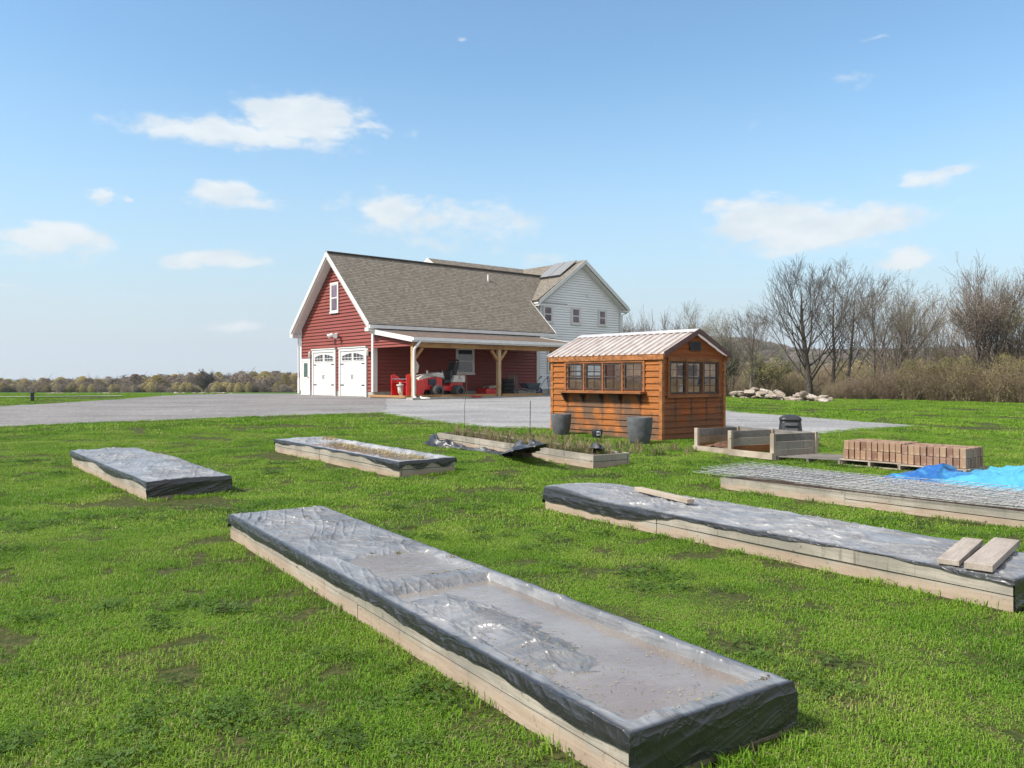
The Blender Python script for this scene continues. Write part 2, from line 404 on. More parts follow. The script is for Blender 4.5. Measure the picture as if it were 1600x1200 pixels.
def shingles(name, axis, c):
    m, t = newmat(name); x, y, z = t.sep(t.obj); al = x if axis == 'x' else y
    rows = t.math('MULTIPLY', z, 10.5 if axis != 'p' else 40.0)
    if axis == 'p': rows = t.math('MULTIPLY', y, 6.4); al = x
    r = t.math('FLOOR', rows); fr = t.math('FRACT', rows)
    w1 = t.new('ShaderNodeTexWhiteNoise', noise_dimensions='1D'); t.setin(w1.inputs['W'], r)
    cc = t.math('FLOOR', t.math('MULTIPLY_ADD', al, 6.0, t.math('MULTIPLY', w1.outputs[0], 9.0)))
    w2 = t.new('ShaderNodeTexWhiteNoise', noise_dimensions='2D'); t.setin(w2.inputs['Vector'], t.comb(r, cc, 0.0))
    base = t.ramp(w2.outputs[0], [(0, tuple(q * .72 for q in c)), (.35, tuple(q * .9 for q in c)), (.7, c), (1, tuple(q * 1.2 for q in c))])
    base = t.mix(t.math('MULTIPLY', t.ss(fr, .42, .15), .75), base, tuple(q * .3 for q in c))  # shadow line along each row's lower edge, painted into the colour
    base = t.mix(t.math('MULTIPLY', t.noise(t.obj, .35, 5), .25), base, tuple(q * .6 for q in c))
    t.setin(t.b.inputs['Base Color'], base); t.b.inputs['Roughness'].default_value = .92; t.b.inputs['Specular IOR Level'].default_value = .15
    bump(t, t.math('ADD', t.ss(fr, .0, .3), t.math('MULTIPLY', w2.outputs[0], .6)), .6, .02)
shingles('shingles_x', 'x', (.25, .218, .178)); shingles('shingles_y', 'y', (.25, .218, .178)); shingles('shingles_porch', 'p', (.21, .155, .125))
def glassmat(name, tint=(.9, .92, .92), dark=0.0):
    m, t = newmat(name); t.n.remove(t.b); out = [n for n in t.n if n.type == 'OUTPUT_MATERIAL'][0]
    gl = t.new('ShaderNodeBsdfGlossy'); gl.inputs['Roughness'].default_value = .03
    tr = t.new('ShaderNodeBsdfTransparent'); tr.inputs[0].default_value = c4(tint)
    fr = t.new('ShaderNodeLayerWeight'); fr.inputs[0].default_value = .5
    mx = t.new('ShaderNodeMixShader'); t.l.new(t.math('MULTIPLY_ADD', t.math('POWER', fr.outputs['Facing'], 5.0), .9, .04, clamp=True), mx.inputs[0]); t.l.new(tr.outputs[0], mx.inputs[1]); t.l.new(gl.outputs[0], mx.inputs[2])
    t.l.new(mx.outputs[0], out.inputs[0])
glassmat('shed_glass', (1, 1, 1))
simple('house_glass', (.035, .03, .04), .06, .3, 1.5, spec=1.0)
simple('house_glass_purple', (.20, .12, .18), .1, .3, 1.5, spec=.9)
# plastic sheet: black film; flat part painted pale with sky sheen, a dusting and water marks
def tarpmat(name, film, dusty, sheen_dust2, rough=.3, wet=.0):
    m, t = newmat(name)
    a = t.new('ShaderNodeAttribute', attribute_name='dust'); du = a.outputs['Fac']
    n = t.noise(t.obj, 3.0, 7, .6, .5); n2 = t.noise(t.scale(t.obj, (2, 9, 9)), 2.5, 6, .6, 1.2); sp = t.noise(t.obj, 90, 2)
    d = t.mix(t.ss(n, .35, .65), dusty, sheen_dust2); d = t.mix(t.math('MULTIPLY', t.ss(n2, .5, .72), .6), d, tuple(x * .4 for x in dusty))
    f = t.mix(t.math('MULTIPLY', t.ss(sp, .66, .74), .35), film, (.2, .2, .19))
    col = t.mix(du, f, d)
    t.setin(t.b.inputs['Base Color'], col)
    t.setin(t.b.inputs['Roughness'], t.math('MULTIPLY_ADD', n, .3, rough - .1))
    t.b.inputs['Specular IOR Level'].default_value = .5; t.b.inputs['IOR'].default_value = 1.75
    def crease(sc, k, off):
        v = t.noise(t.vmath('ADD', t.scale(t.obj, sc), (off, off, 0)), k, 2, .45, 1.4)
        return t.math('POWER', t.math('SUBTRACT', 1.0, t.math('ABSOLUTE', t.math('MULTIPLY_ADD', v, 2.0, -1.0))), 14.0)
    mk = t.ss(t.noise(t.obj, 1.7, 3), .42, .6)
    cs = t.math('ADD', t.math('ADD', crease((.7, 4.5, 4.5), 1.5, 0.0), crease((2.4, 1.1, 2.4), 1.6, 7.0)), t.math('MULTIPLY', mk, crease((1.6, 6.5, 6.5), 2.0, 3.0)))
    bump(t, t.math('ADD', t.math('MULTIPLY', cs, .55), t.math('MULTIPLY', t.noise(t.obj, 18, 3), .04)), .24, .02)
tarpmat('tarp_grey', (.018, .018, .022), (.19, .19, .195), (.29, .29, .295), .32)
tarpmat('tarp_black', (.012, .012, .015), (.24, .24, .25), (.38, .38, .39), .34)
def bluetarp():
    m, t = newmat('blue_tarp')
    a = t.new('ShaderNodeAttribute', attribute_name='dust'); n = t.noise(t.obj, 2.5, 5)
    c = t.mix(t.ss(t.math('ADD', a.outputs['Fac'], t.math('MULTIPLY', t.math('SUBTRACT', n, .5), 2.6)), .25, .85), (.02, .12, .38), (.08, .36, .52))
    t.setin(t.b.inputs['Base Color'], c); t.b.inputs['Roughness'].default_value = .35
    bump(t, t.noise(t.obj, 22, 5, .6, 1.0), .4, .012)
bluetarp()
def watermat():
    m, t = newmat('muddy_water'); t.n.remove(t.b); out = [n for n in t.n if n.type == 'OUTPUT_MATERIAL'][0]
    gl = t.new('ShaderNodeBsdfGlossy'); gl.inputs['Roughness'].default_value = .04
    df = t.new('ShaderNodeBsdfDiffuse'); n = t.noise(t.obj, 1.8, 5)
    t.setin(df.inputs[0], t.mix(t.ss(n, .35, .65), (.42, .34, .29), (.56, .49, .43)))
    tr = t.new('ShaderNodeBsdfTransparent'); tr.inputs[0].default_value = (.8, .72, .66, 1)
    m1 = t.new('ShaderNodeMixShader'); m1.inputs[0].default_value = .5; t.l.new(tr.outputs[0], m1.inputs[1]); t.l.new(df.outputs[0], m1.inputs[2])
    bp = t.new('ShaderNodeBump'); bp.inputs['Strength'].default_value = .4; bp.inputs['Distance'].default_value = .01
    t.setin(bp.inputs['Height'], t.noise(t.scale(t.obj, (6, 3, 1)), 3.0, 4, .6, .8)); t.l.new(bp.outputs[0], gl.inputs['Normal'])
    fr = t.new('ShaderNodeFresnel'); fr.inputs[0].default_value = 1.4; t.l.new(bp.outputs[0], fr.inputs['Normal'])
    mx = t.new('ShaderNodeMixShader'); t.l.new(t.math('MULTIPLY', fr.outputs[0], 1.6, clamp=True), mx.inputs[0]); t.l.new(m1.outputs[0], mx.inputs[1]); t.l.new(gl.outputs[0], mx.inputs[2])
    t.l.new(mx.outputs[0], out.inputs[0])
watermat()
def groundmat():
    m, t = newmat('lawn_soil'); p = t.pos
    a = t.noise(p, .35, 5, .6); b = t.noise(p, 2.6, 6, .65); c = t.noise(p, 14, 5, .6)
    g = t.mix(t.ss(b, .35, .65), (.04, .085, .012), (.075, .15, .02)); g = t.mix(t.math('MULTIPLY', t.ss(a, .35, .65), .5), g, (.10, .19, .028))
    g = t.mix(t.math('MULTIPLY', t.ss(c, .5, .75), .5), g, (.03, .055, .012))
    g = t.mix(t.math('MULTIPLY', t.ss(t.noise(p, .8, 5, .7), .55, .68), .8), g, (.14, .10, .055))
    x, y, z = t.sep(p)
    g = t.mix(t.ss(y, 62, 40), g, t.mix(t.ss(c, .4, .6), (.045, .06, .018), (.085, .085, .03)))
    g = t.mix(t.ss(y, 210, 260), g, (.30, .25, .13))
    t.setin(t.b.inputs['Base Color'], g); t.b.inputs['Roughness'].default_value = .95; t.b.inputs['Specular IOR Level'].default_value = .1
    bump(t, c, .8, .05)
groundmat()
def asphalt(name, c1, c2, sc):
    m, t = newmat(name); p = t.pos
    a = t.noise(t.scale(p, (.6, 1.4, 1)), .5, 5, .6); f = t.noise(p, sc, 3, .7)
    col = t.mix(t.ss(a, .3, .7), c1, c2); col = t.mix(t.math('MULTIPLY', t.ss(f, .45, .65), .5), col, tuple(q * .5 for q in c1))
    col = t.mix(t.math('MULTIPLY', t.ss(t.noise(p, sc * .6, 2), .62, .7), .5), col, tuple(min(1, q * 1.6) for q in c2))
    t.setin(t.b.inputs['Base Color'], col); t.b.inputs['Roughness'].default_value = .9; t.b.inputs['Specular IOR Level'].default_value = .2
    tk = t.noise(t.scale(p, (.25, 2.2, 1)), .9, 5, .65, .6); col = t.mix(t.math('MULTIPLY', t.ss(tk, .48, .66), .38), col, tuple(q * .62 for q in c1))
    t.setin(t.b.inputs['Base Color'], col)
    bump(t, f, .7, .03)
asphalt('asphalt', (.20, .187, .185), (.275, .26, .252), 9); asphalt('gravel', (.25, .245, .245), (.36, .353, .35), 12)
def leafmat(name, cols, trans=.35, scale=.9):
    m, t = newmat(name); out = [n for n in t.n if n.type == 'OUTPUT_MATERIAL'][0]
    rnd = t.new('ShaderNodeObjectInfo').outputs['Random']
    n = t.noise(t.pos, scale, 4, .6); n3 = t.noise(t.pos, 40, 2)
    v = t.math('ADD', t.math('MULTIPLY', n, .75), t.math('ADD', t.math('MULTIPLY', n3, .3), t.math('MULTIPLY', rnd, .12)))
    col = t.ramp(t.math('SUBTRACT', v, .08), cols)
    t.setin(t.b.inputs['Base Color'], col); t.b.inputs['Roughness'].default_value = .6; t.b.inputs['Specular IOR Level'].default_value = .25
    tr = t.new('ShaderNodeBsdfTranslucent'); t.setin(tr.inputs[0], col)
    mx = t.new('ShaderNodeMixShader'); mx.inputs[0].default_value = trans; t.l.new(t.b.outputs[0], mx.inputs[1]); t.l.new(tr.outputs[0], mx.inputs[2])
    t.l.new(mx.outputs[0], out.inputs[0]); return m
leafmat('grass_blade', [(.2, (.035, .075, .008)), (.33, (.095, .205, .013)), (.46, (.165, .32, .022)), (.62, (.255, .39, .045)), (.76, (.38, .39, .12))], .35, .8)
leafmat('clover_leaf', [(.3, (.045, .085, .012)), (.55, (.08, .15, .02)), (.8, (.13, .21, .04))], .25, 2)
leafmat('dry_blade', [(.3, (.20, .15, .08)), (.55, (.36, .29, .16)), (.8, (.5, .43, .28))], .3, 1)
leafmat('weed_leaf', [(.3, (.05, .08, .02)), (.55, (.10, .15, .035)), (.8, (.17, .22, .06))], .3, 2)
leafmat('bud_yellow', [(.3, (.36, .30, .12)), (.55, (.52, .44, .19)), (.8, (.64, .55, .26))], .4, .06)
leafmat('bud_brown', [(.3, (.24, .185, .14)), (.55, (.34, .27, .205)), (.8, (.44, .36, .28))], .3, .06)
leafmat('bud_green', [(.3, (.15, .145, .055)), (.55, (.23, .215, .085)), (.8, (.31, .29, .12))], .3, .2)
leafmat('brush_twig', [(.3, (.10, .07, .045)), (.5, (.20, .15, .10)), (.7, (.27, .20, .14)), (.85, (.34, .26, .19))], .0, .25)
leafmat('needle', [(.3, (.01, .02, .008)), (.6, (.025, .045, .015)), (.8, (.04, .06, .02))], .1, .3)
simple('bark', (.18, .15, .125), .9, .3, 6, bmp=.6); simple('bark_dark', (.11, .09, .075), .9, .3, 6); simple('bark_pale', (.27, .245, .21), .9, .25, 6)
def stone():
    m, t = newmat('stone'); rnd = t.new('ShaderNodeObjectInfo').outputs['Random']; n = t.noise(t.obj, 6, 6)
    c = t.ramp(rnd, [(0, (.27, .21, .16)), (.5, (.38, .32, .26)), (1, (.52, .46, .40))])
    t.setin(t.b.inputs['Base Color'], t.mix(t.ss(n, .4, .7), c, (.2, .16, .13))); t.b.inputs['Roughness'].default_value = .9; bump(t, n, .6, .03)
stone()
def brickm():
    m, t = newmat('brick'); rnd = t.new('ShaderNodeObjectInfo').outputs['Random']; n = t.noise(t.obj, 14, 5)
    c = t.ramp(rnd, [(0, (.19, .10, .065)), (.35, (.26, .15, .10)), (.7, (.34, .22, .135)), (1, (.24, .135, .10))])
    t.setin(t.b.inputs['Base Color'], t.mix(t.math('MULTIPLY', t.ss(n, .45, .7), .4), c, (.5, .38, .28))); t.b.inputs['Roughness'].default_value = .9; bump(t, n, .5, .01)
brickm()
M = MATS

# ================================================================== SETTING
ys = np.concatenate([np.arange(-6, 70, .5), np.arange(70, 130, 2.5), np.arange(130, 420, 12), np.arange(420, 2600, 90)])
xs = np.concatenate([-np.arange(60, 1900, 60)[::-1], np.arange(-58, -30, 2), np.arange(-30, 36, .6), np.arange(36, 62, 2), np.arange(62, 1900, 60)])
X_, Y_ = np.meshgrid(xs, ys, indexing='ij')
Z_ = gz(X_, Y_) + (fbm(X_ * .5, Y_ * .5, 3) - .5) * .012
tag(npmesh('ground', np.stack([X_, Y_, Z_], -1), gridfaces(len(xs), len(ys)), M['lawn_soil']), kind='structure')

def sheet(name, pts, mat, off=.035, jit=.06, ext=()):
    out = []
    n = len(pts)
    for i in range(n):
        a, b = Vector(pts[i][:2]), Vector(pts[(i + 1) % n][:2]); L = (b - a).length; k = max(1, int(L / .5))
        nn = Vector((-(b - a).y, (b - a).x)).normalized()
        for q in range(k):
            p = a.lerp(b, q / k) + nn * (random.uniform(-1, 1) * jit if q else 0); out.append(p)
    bm = bmesh.new(); f = bm.faces.new([bm.verts.new((p.x, p.y, 0)) for p in out])
    xs_ = [p.x for p in out]; ys_ = [p.y for p in out]
    for d, lo, hi in ((0, min(xs_), max(xs_)), (1, min(ys_), max(ys_))):
        v = lo + 1.0
        while v < hi:
            co = (v, 0, 0) if d == 0 else (0, v, 0); no = (1, 0, 0) if d == 0 else (0, 1, 0)
            bmesh.ops.bisect_plane(bm, geom=bm.verts[:] + bm.edges[:] + bm.faces[:], plane_co=co, plane_no=no); v += 1.2
    for v in bm.verts: v.co.z = float(gz(v.co.x, v.co.y)) + off
    bmesh.ops.triangulate(bm, faces=bm.faces)
    me = bpy.data.meshes.new(name); bm.to_mesh(me); bm.free(); me.materials.append(mat)
    o = bpy.data.objects.new(name, me); COL.objects.link(o); return tag(o, kind='structure')
def PX(l, zo=0): return [G(a, b, zo) for a, b in l]
drive_px = [(-260, 690), (0, 668), (200, 660), (400, 652), (560, 647), (612, 646), (640, 641), (690, 637), (708, 634)]
far_px = [(640, 622), (590, 620), (470, 615.2), (330, 616.3), (262, 617.5), (236, 620), (200, 623), (130, 627.5), (60, 632), (0, 635), (-260, 648)]
DRIVE = [tuple(p[:2]) for p in PX(drive_px)] + [tuple(p[:2]) for p in PX(far_px)]
GRAV = [tuple(p[:2]) for p in PX([(600, 647.5), (640, 655), (700, 662), (760, 669), (860, 671), (900, 673), (1100, 681), (1180, 685), (1250, 681), (1340, 673), (1440, 668), (1452, 667.5), (1380, 662), (1290, 655), (1200, 648), (1140, 643)])]
GRAV += [(8.2, 36), (7.5, 40), (6, 45), (3, 45.5), (-6, 37.5), (-5.2, 33)]
sheet('driveway', DRIVE, M['asphalt'], .014)
sheet('gravel_yard', GRAV, M['gravel'], .022, .12)
def inside(poly, x, y):
    c = np.zeros(np.shape(x), bool); n = len(poly)
    for i in range(n):
        x0, y0 = poly[i]; x1, y1 = poly[(i + 1) % n]
        cond = ((y0 > y) != (y1 > y)) & (x < (x1 - x0) * (y - y0) / ((y1 - y0) if y1 != y0 else 1e-9) + x0)
        c ^= cond
    return c
# far white path by the meadow on the left
sheet('path', [tuple(p[:2]) for p in PX([(-40, 621.8), (60, 621.4), (190, 620.2), (190, 619.42), (60, 620.8), (-40, 621.2)])], M['gravel'], .05, .0)

# ================================================================== HOUSE
CX, CY = -6.585, 38.0; AU = R(40.5)
UX, UY = math.cos(AU), math.sin(AU); BZ = .74
def HW(s, w_, z=0): return Vector((CX + UX * s - UY * w_, CY + UY * s + UX * w_, z))
house = empty('farmhouse', (CX, CY, BZ), AU, 0, 'red garage with open timber porch joined to a white two storey gabled house', 'house')
def hz(z): return z - BZ       # absolute -> local height
def siding(mb, o, ax, nrm, left, right, z0, z1, course=.17, proud=.048):
    o = Vector(o); ax = Vector(ax); nrm = Vector(nrm); z = z0; o = o - nrm * (proud - .016)
    up = Vector((0, 0, 1))
    while z < z1 - 1e-4:
        zt = min(z + course, z1)
        a0, a1, b0, b1 = left(z), right(z), left(zt), right(zt)
        if a1 - a0 > .01:
            if b1 < b0: b0 = b1 = (b0 + b1) / 2
            gp = .02; dn = nrm * -.04
            p = [o + ax * a0 + nrm * proud + up * (z + gp), o + ax * a1 + nrm * proud + up * (z + gp), o + ax * b1 + up * zt, o + ax * b0 + up * zt]
            mb.quad(*p)
            mb.quad(o + ax * a0 + up * (z + gp) + dn, o + ax * a1 + up * (z + gp) + dn, p[1], p[0])
            mb.quad(o + ax * a0 + up * z + dn, o + ax * a1 + up * z + dn, o + ax * a1 + up * (z + gp) + dn, o + ax * a0 + up * (z + gp) + dn)
            mb.quad(p[3], p[2], p[2] + dn, p[3] + dn)
        z = zt
E0 = 4.23 - BZ; RZ = 8.08 - BZ; SL = (RZ - E0) / 4.18; WG = 7.66; HWG = 3.83
# foundation
MB().box(.02, 10.64, .02, WG - .02, -.5, .28).build('foundation', M['concrete'], house)
MB().box(-.25, 10.9, -3.75, 0.0, -.4, .06).build('porch_slab', M['concrete'], house)
wallrise = lambda y: E0 + .3 + (RZ - E0 - .3) * (1 - abs(y - HWG) / HWG) - .02
g = MB()
siding(g, (0, 0, 0), (0, 1, 0), (-1, 0, 0), lambda z: 0 if z < E0 + .25 else (z - E0 - .25) / (RZ - E0 - .25) * HWG, lambda z: WG if z < E0 + .25 else WG - (z - E0 - .25) / (RZ - E0 - .25) * HWG, .28, RZ - .12)
g.build('garage_front_wall', M['red_siding'], house)
g = MB(); siding(g, (0, 0, 0), (1, 0, 0), (0, -1, 0), lambda z: 0, lambda z: 10.67, .28, E0 + .3)
g.quad((10.67, 0, .28), (10.67, WG, .28), (10.67, WG, E0), (10.67, 0, E0)); g.quad((0, WG, .28), (10.67, WG, .28), (10.67, WG, E0), (0, WG, E0)); g.build('garage_side_wall', M['red_siding'], house)
# corner boards
MB().box(-.035, 0, WG - .13, WG + .03, .26, E0 + .2).build('corner_board', M['white_paint'], house)
g = MB(); g.box(-.035, .0, -.035, .13, .26, E0 + .2).box(0, .2, -.04, -.0, .26, E0 + .1)
g.build('corner_board', M['white_paint'], house)
g = MB(); g.box(10.45, 10.70, -.04, 0, .26, E0 + .1).box(10.67, 10.71, 0, .2, .26, E0); g.build('corner_board', M['white_paint'], house)
# garage roof
th = .2
def gy(y): return E0 + SL * (min(y, WG - y) + .35) if True else 0
r0, r1 = -.45, 14.65
g = MB()
g.slab([(r0, -.35, E0), (11.6, -.35, E0), (11.6, 1.78, gy(1.78)), (r0, 1.78, gy(1.78))], th)
g.slab([(r0, 1.78, gy(1.78)), (r1, 1.78, gy(1.78)), (r1, HWG, RZ), (r0, HWG, RZ)], th)
g.slab([(r0, HWG, RZ), (r1, HWG, RZ), (r1, WG + .35, E0), (r0, WG + .35, E0)], th)
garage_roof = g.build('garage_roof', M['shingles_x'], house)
MB().bar((r0, HWG, RZ + .01), (r1, HWG, RZ + .01), .26, .05).build('ridge_cap', simple('ridge_brown', (.13, .105, .085), .9), garage_roof)
def rake(mb, x, y0, z0, y1, z1, t=.03, h=.24, dz=.02, ax='x'):
    if ax == 'x':
        mb.add([(x - t, y0, z0 - h), (x, y0, z0 - h), (x, y0, z0 + dz), (x - t, y0, z0 + dz), (x - t, y1, z1 - h), (x, y1, z1 - h), (x, y1, z1 + dz), (x - t, y1, z1 + dz)],
               [(0, 1, 2, 3), (4, 7, 6, 5), (0, 4, 5, 1), (3, 2, 6, 7), (0, 3, 7, 4), (1, 5, 6, 2)])
    else:
        mb.add([(y0, x - t, z0 - h), (y0, x, z0 - h), (y0, x, z0 + dz), (y0, x - t, z0 + dz), (y1, x - t, z1 - h), (y1, x, z1 - h), (y1, x, z1 + dz), (y1, x - t, z1 + dz)],
               [(0, 1, 2, 3), (4, 7, 6, 5), (0, 4, 5, 1), (3, 2, 6, 7), (0, 3, 7, 4), (1, 5, 6, 2)])
g = MB(); rake(g, r0 - .002, -.37, E0, HWG, RZ); rake(g, r0 - .002, HWG, RZ, WG + .37, E0)
g.box(r0 - .03, -.04, -.36, -.02, E0 - .36, E0 - .18); g.box(r0 - .03, -.04, WG + .02, WG + .36, E0 - .36, E0 - .18)
# soffit undersides
g.slab([(r0, -.34, E0 - th - .12), (-.0, -.34, E0 - th - .12), (0, HWG, RZ - th - .12), (r0, HWG, RZ - th - .12)], .02)
g.slab([(r0, HWG, RZ - th - .12), (0, HWG, RZ - th - .12), (0, WG + .34, E0 - th - .12), (r0, WG + .34, E0 - th - .12)], .02)
g.build('rake_board', M['white_paint'], house)
g = MB(); g.box(r0, 11.62, -.46, -.36, E0 - .22, E0 - .06).box(r0, 11.6, -.36, -.0, E0 - .30, E0 - .27); g.build('gutter', M['white_metal'], house)
rk = MB(); rake(rk, 11.63, -.37, E0, 1.78, gy(1.78), h=.2); rk.build('end_rake_board', M['white_paint'], house)
# porch roof
pz1, pz0 = 3.98 - BZ, 3.46 - BZ; ps0, ps1 = -.18, 10.25
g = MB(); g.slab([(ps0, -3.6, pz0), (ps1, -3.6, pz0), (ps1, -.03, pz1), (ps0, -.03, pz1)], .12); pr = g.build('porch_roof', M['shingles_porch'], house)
g = MB(); rake(g, ps0 - .002, -3.62, pz0, -.03, pz1, h=.2); rake(g, ps1 + .04, -3.62, pz0, -.03, pz1, h=.2); g.box(ps0, ps1, -3.63, -3.602, pz0 - .2, pz0 + .01); g.build('porch_fascia', M['white_paint'], house)
g = MB(); g.box(ps0 - .02, ps1 + .05, -3.74, -3.635, pz0 - .13, pz0 + .0); g.build('porch_gutter', M['white_metal'], house)
g = MB(); siding(g, (0.0, -3.3, 0), (0, 1, 0), (-1, 0, 0), lambda z: max(0, (z - (pz0 - .06)) / .147) if z > pz0 - .06 else 0, lambda z: 3.28, pz0 - .38, pz1 - .2, .13)
g.build('porch_gable', M['red_siding'], house)
g = MB(); g.box(0.0, 10.1, -3.38, -3.2, pz0 - .42, pz0 - .2); g.build('porch_beam', M['new_timber'], house)
g = MB()
for k in range(17): g.bar((.3 + k * .6, -3.3, pz0 - .14), (.3 + k * .6, -.04, pz1 - .21), .05, .13)
g.build('porch_rafters', M['new_timber'], house)
for s_ in (.09, 5.0, 10.0):
    g = MB(); g.box(s_ - .09, s_ + .09, -3.38, -3.2, .06, pz0 - .42)
    po = g.build('porch_post', M['post_timber'], house, bevel=.008)
    b = MB()
    if s_ < 9.9: b.bar((s_ + .05, -3.29, pz0 - .95), (s_ + .46, -3.29, pz0 - .45), .12, .12, (0, 1, 0))
    if s_ > .2: b.bar((s_ - .05, -3.29, pz0 - .95), (s_ - .46, -3.29, pz0 - .45), .12, .12, (0, 1, 0))
    b.build('brace', M['new_timber'], po)
g = MB(); g.tube([(.18, -3.69, pz0 - .1), (.16, -3.68, pz0 - .2), (-.0, -3.5, pz0 - .5), (-.0, -3.46, pz0 - .65), (-.0, -3.46, .2), (-.02, -3.5, .1), (-.05, -3.7, .05)], .055, 8)
g.tube([(.3, -3.55, .1), (.2, -3.75, .04), (.45, -4.05, .03)], .05, 8); g.build('downspout', M['white_metal'], house, True)
g = MB(); g.tube([(-.08, WG + .12, E0 - .1), (-.08, WG + .12, .2)], .05, 6); g.tube([(-.06, WG + .1, .1), (-.06, WG + .1, .95)], .09, 6); g.build('downspout', M['white_metal'], house)
for (a, b_) in ((.25, 4.8), (5.2, 7.9)):
    tag(MB().box(a, b_, -3.37, -3.22, .06, .17).build('kerb_timber', M['new_timber'], house))
MB().box(-.3, .05, -3.2, -.1, .05, .14).build('kerb_timber', M['new_timber'], house)
# generic double hung window on the siding.  plane: 'x' => wall faces -x at x=c ; 'y' => wall faces -y at y=c
def hwin(parent, plane, c, a0, a1, z0, z1, glass='house_glass', cas=.1):
    def bx(mb, u0, u1, d0, d1, v0, v1):
        if plane == 'y': mb.box(u0, u1, c - d1, c - d0, v0, v1)
        else: mb.box(c - d1, c - d0, u0, u1, v0, v1)
    f = MB()
    bx(f, a0, a0 + cas, .0, .06, z0, z1); bx(f, a1 - cas, a1, .0, .06, z0, z1)
    bx(f, a0 + cas, a1 - cas, .0, .062, z1 - cas, z1); bx(f, a0 - .03, a1 + .03, .0, .075, z0 - .02, z0 + cas * .8)
    i0, i1, j0, j1 = a0 + cas, a1 - cas, z0 + cas * .8, z1 - cas; md = (j0 + j1) / 2
    for (p0, p1, q0, q1) in ((i0, i0 + .045, j0, j1), (i1 - .045, i1, j0, j1), (i0 + .045, i1 - .045, md - .03, md + .03), (i0 + .045, i1 - .045, j0, j0 + .05), (i0 + .045, i1 - .045, j1 - .045, j1)):
        bx(f, p0, p1, .025, .045, q0, q1)
    w_ = f.build('window', M['white_paint'], parent)
    g_ = MB(); bx(g_, i0 + .002, i1 - .002, .022, .032, j0 + .002, j1 - .002); g_.build('pane', M[glass], w_)
    return w_
hwin(house, 'x', 0, HWG - .48, HWG + .38, hz(5.0), hz(6.55), 'house_glass_purple')
hwin(house, 'y', 0, 4.85, 6.03, hz(1.86), hz(3.27))
# garage doors
def gdoor(y0, y1, zt):
    tr = .14; d = MB(); d.box(-.075, 0.0, y0, y0 + tr, .02, zt).box(-.075, 0, y1 - tr, y1, .02, zt).box(-.078, 0, y0 + tr, y1 - tr, zt - tr, zt).box(-.12, .0, y0 - .02, y1 + .02, zt, zt + .05)
    fr = d.build('door_trim', M['white_paint'], house)
    i0, i1 = y0 + tr, y1 - tr; jt = zt - tr; ph = jt / 4
    p = MB()
    for k in range(4):
        p.box(-.036, -.022, i0, i1, k * ph + .008 + .03, (k + 1) * ph)
        if k < 3:
            n = 2; ww = (i1 - i0) / n
            for q in range(n): p.box(-.046, -.036, i0 + q * ww + .09, i0 + (q + 1) * ww - .09, k * ph + .09, (k + 1) * ph - .07)
    p.box(-.03, -.02, i0, i1, .03, jt)
    dr = p.build('garage_door', M['door_white'], house, bevel=.004)
    ww = (i1 - i0) / 2
    for q in range(2):
        a, b = i0 + q * ww + .16, i0 + (q + 1) * ww - .10 if q == 0 else i0 + (q + 1) * ww - .16
        if q == 1: a = i0 + q * ww + .10
        z0 = 3 * ph + .1; zs = 3 * ph + .28; ze = jt - .1
        # arched pane: higher towards the door's middle
        def top(y): tt = (y - i0) / (i1 - i0); return zs + (ze - zs) * (1 - abs(2 * tt - 1) ** 2.0)
        ysx = [a + (b - a) * k / 6 for k in range(7)]
        vs = [(-.0475, y, z0) for y in ysx] + [(-.0475, y, top(y)) for y in ysx]
        MB().add(vs, [(k, k + 1, 8 + k, 7 + k) for k in range(6)]).build('pane', M['house_glass'], dr)
        mu = MB()
        for k in (0, 2, 4, 6): mu.box(-.056, -.049, ysx[k] - .013, ysx[k] + .013, z0, top(ysx[k]))
        mu.box(-.0562, -.0492, a, b, (z0 + zs) / 2 + .03, (z0 + zs) / 2 + .055); mu.box(-.0564, -.0494, a, b, z0 - .02, z0 + .012)
        for k in range(6): mu.bar((-.053, ysx[k], top(ysx[k])), (-.053, ysx[k + 1], top(ysx[k + 1])), .008, .03)
        mu.build('muntin', M['door_white'], dr)
    for yy in (-.07, .07):
        h = MB(); yc = (i0 + i1) / 2 + yy; h.tube([(-.045, yc, 1.0 - .11), (-.075, yc, 1.0 - .07), (-.075, yc, 1.0 + .07), (-.045, yc, 1.0 + .11)], .011, 6); h.build('handle', M['black_metal'], dr)
    for zz in (ph * .5 + .3, 3 * ph - .08):
        for (a, b) in ((i1 - .34, i1 - .02), (i0 + .02, i0 + .34)):
            MB().box(-.054, -.0465, a, b, zz - .025, zz + .025).build('hinge', M['black_metal'], dr)
gdoor(.55, 3.27, 2.42); gdoor(3.62, 6.22, 2.42)
# walk door
d = MB(); d.box(-.06, 0, 6.47, 6.58, .02, 1.98).box(-.06, 0, 7.42, 7.54, .02, 1.98).box(-.062, 0, 6.58, 7.42, 1.87, 1.98); d.build('door_trim', M['white_paint'], house)
sd = MB().box(-.04, -.02, 6.58, 7.42, .04, 1.87).build('side_door', M['door_white'], house)
MB().box(-.048, -.04, 6.78, 7.22, 1.0, 1.75).build('pane', simple('door_glass', (.05, .11, .08), .12, .2, 3, spec=.9), sd)
MB().lathe([(0, -.09), (.03, -.085), (.035, -.06), (.012, -.045), (.012, -.03)], (0, 6.66, .98), 'x', 10).build('handle', M['steel'], sd)
MB().box(-.5, -.0, 6.45, 7.5, -.1, .04).build('door_step', M['concrete'], house)
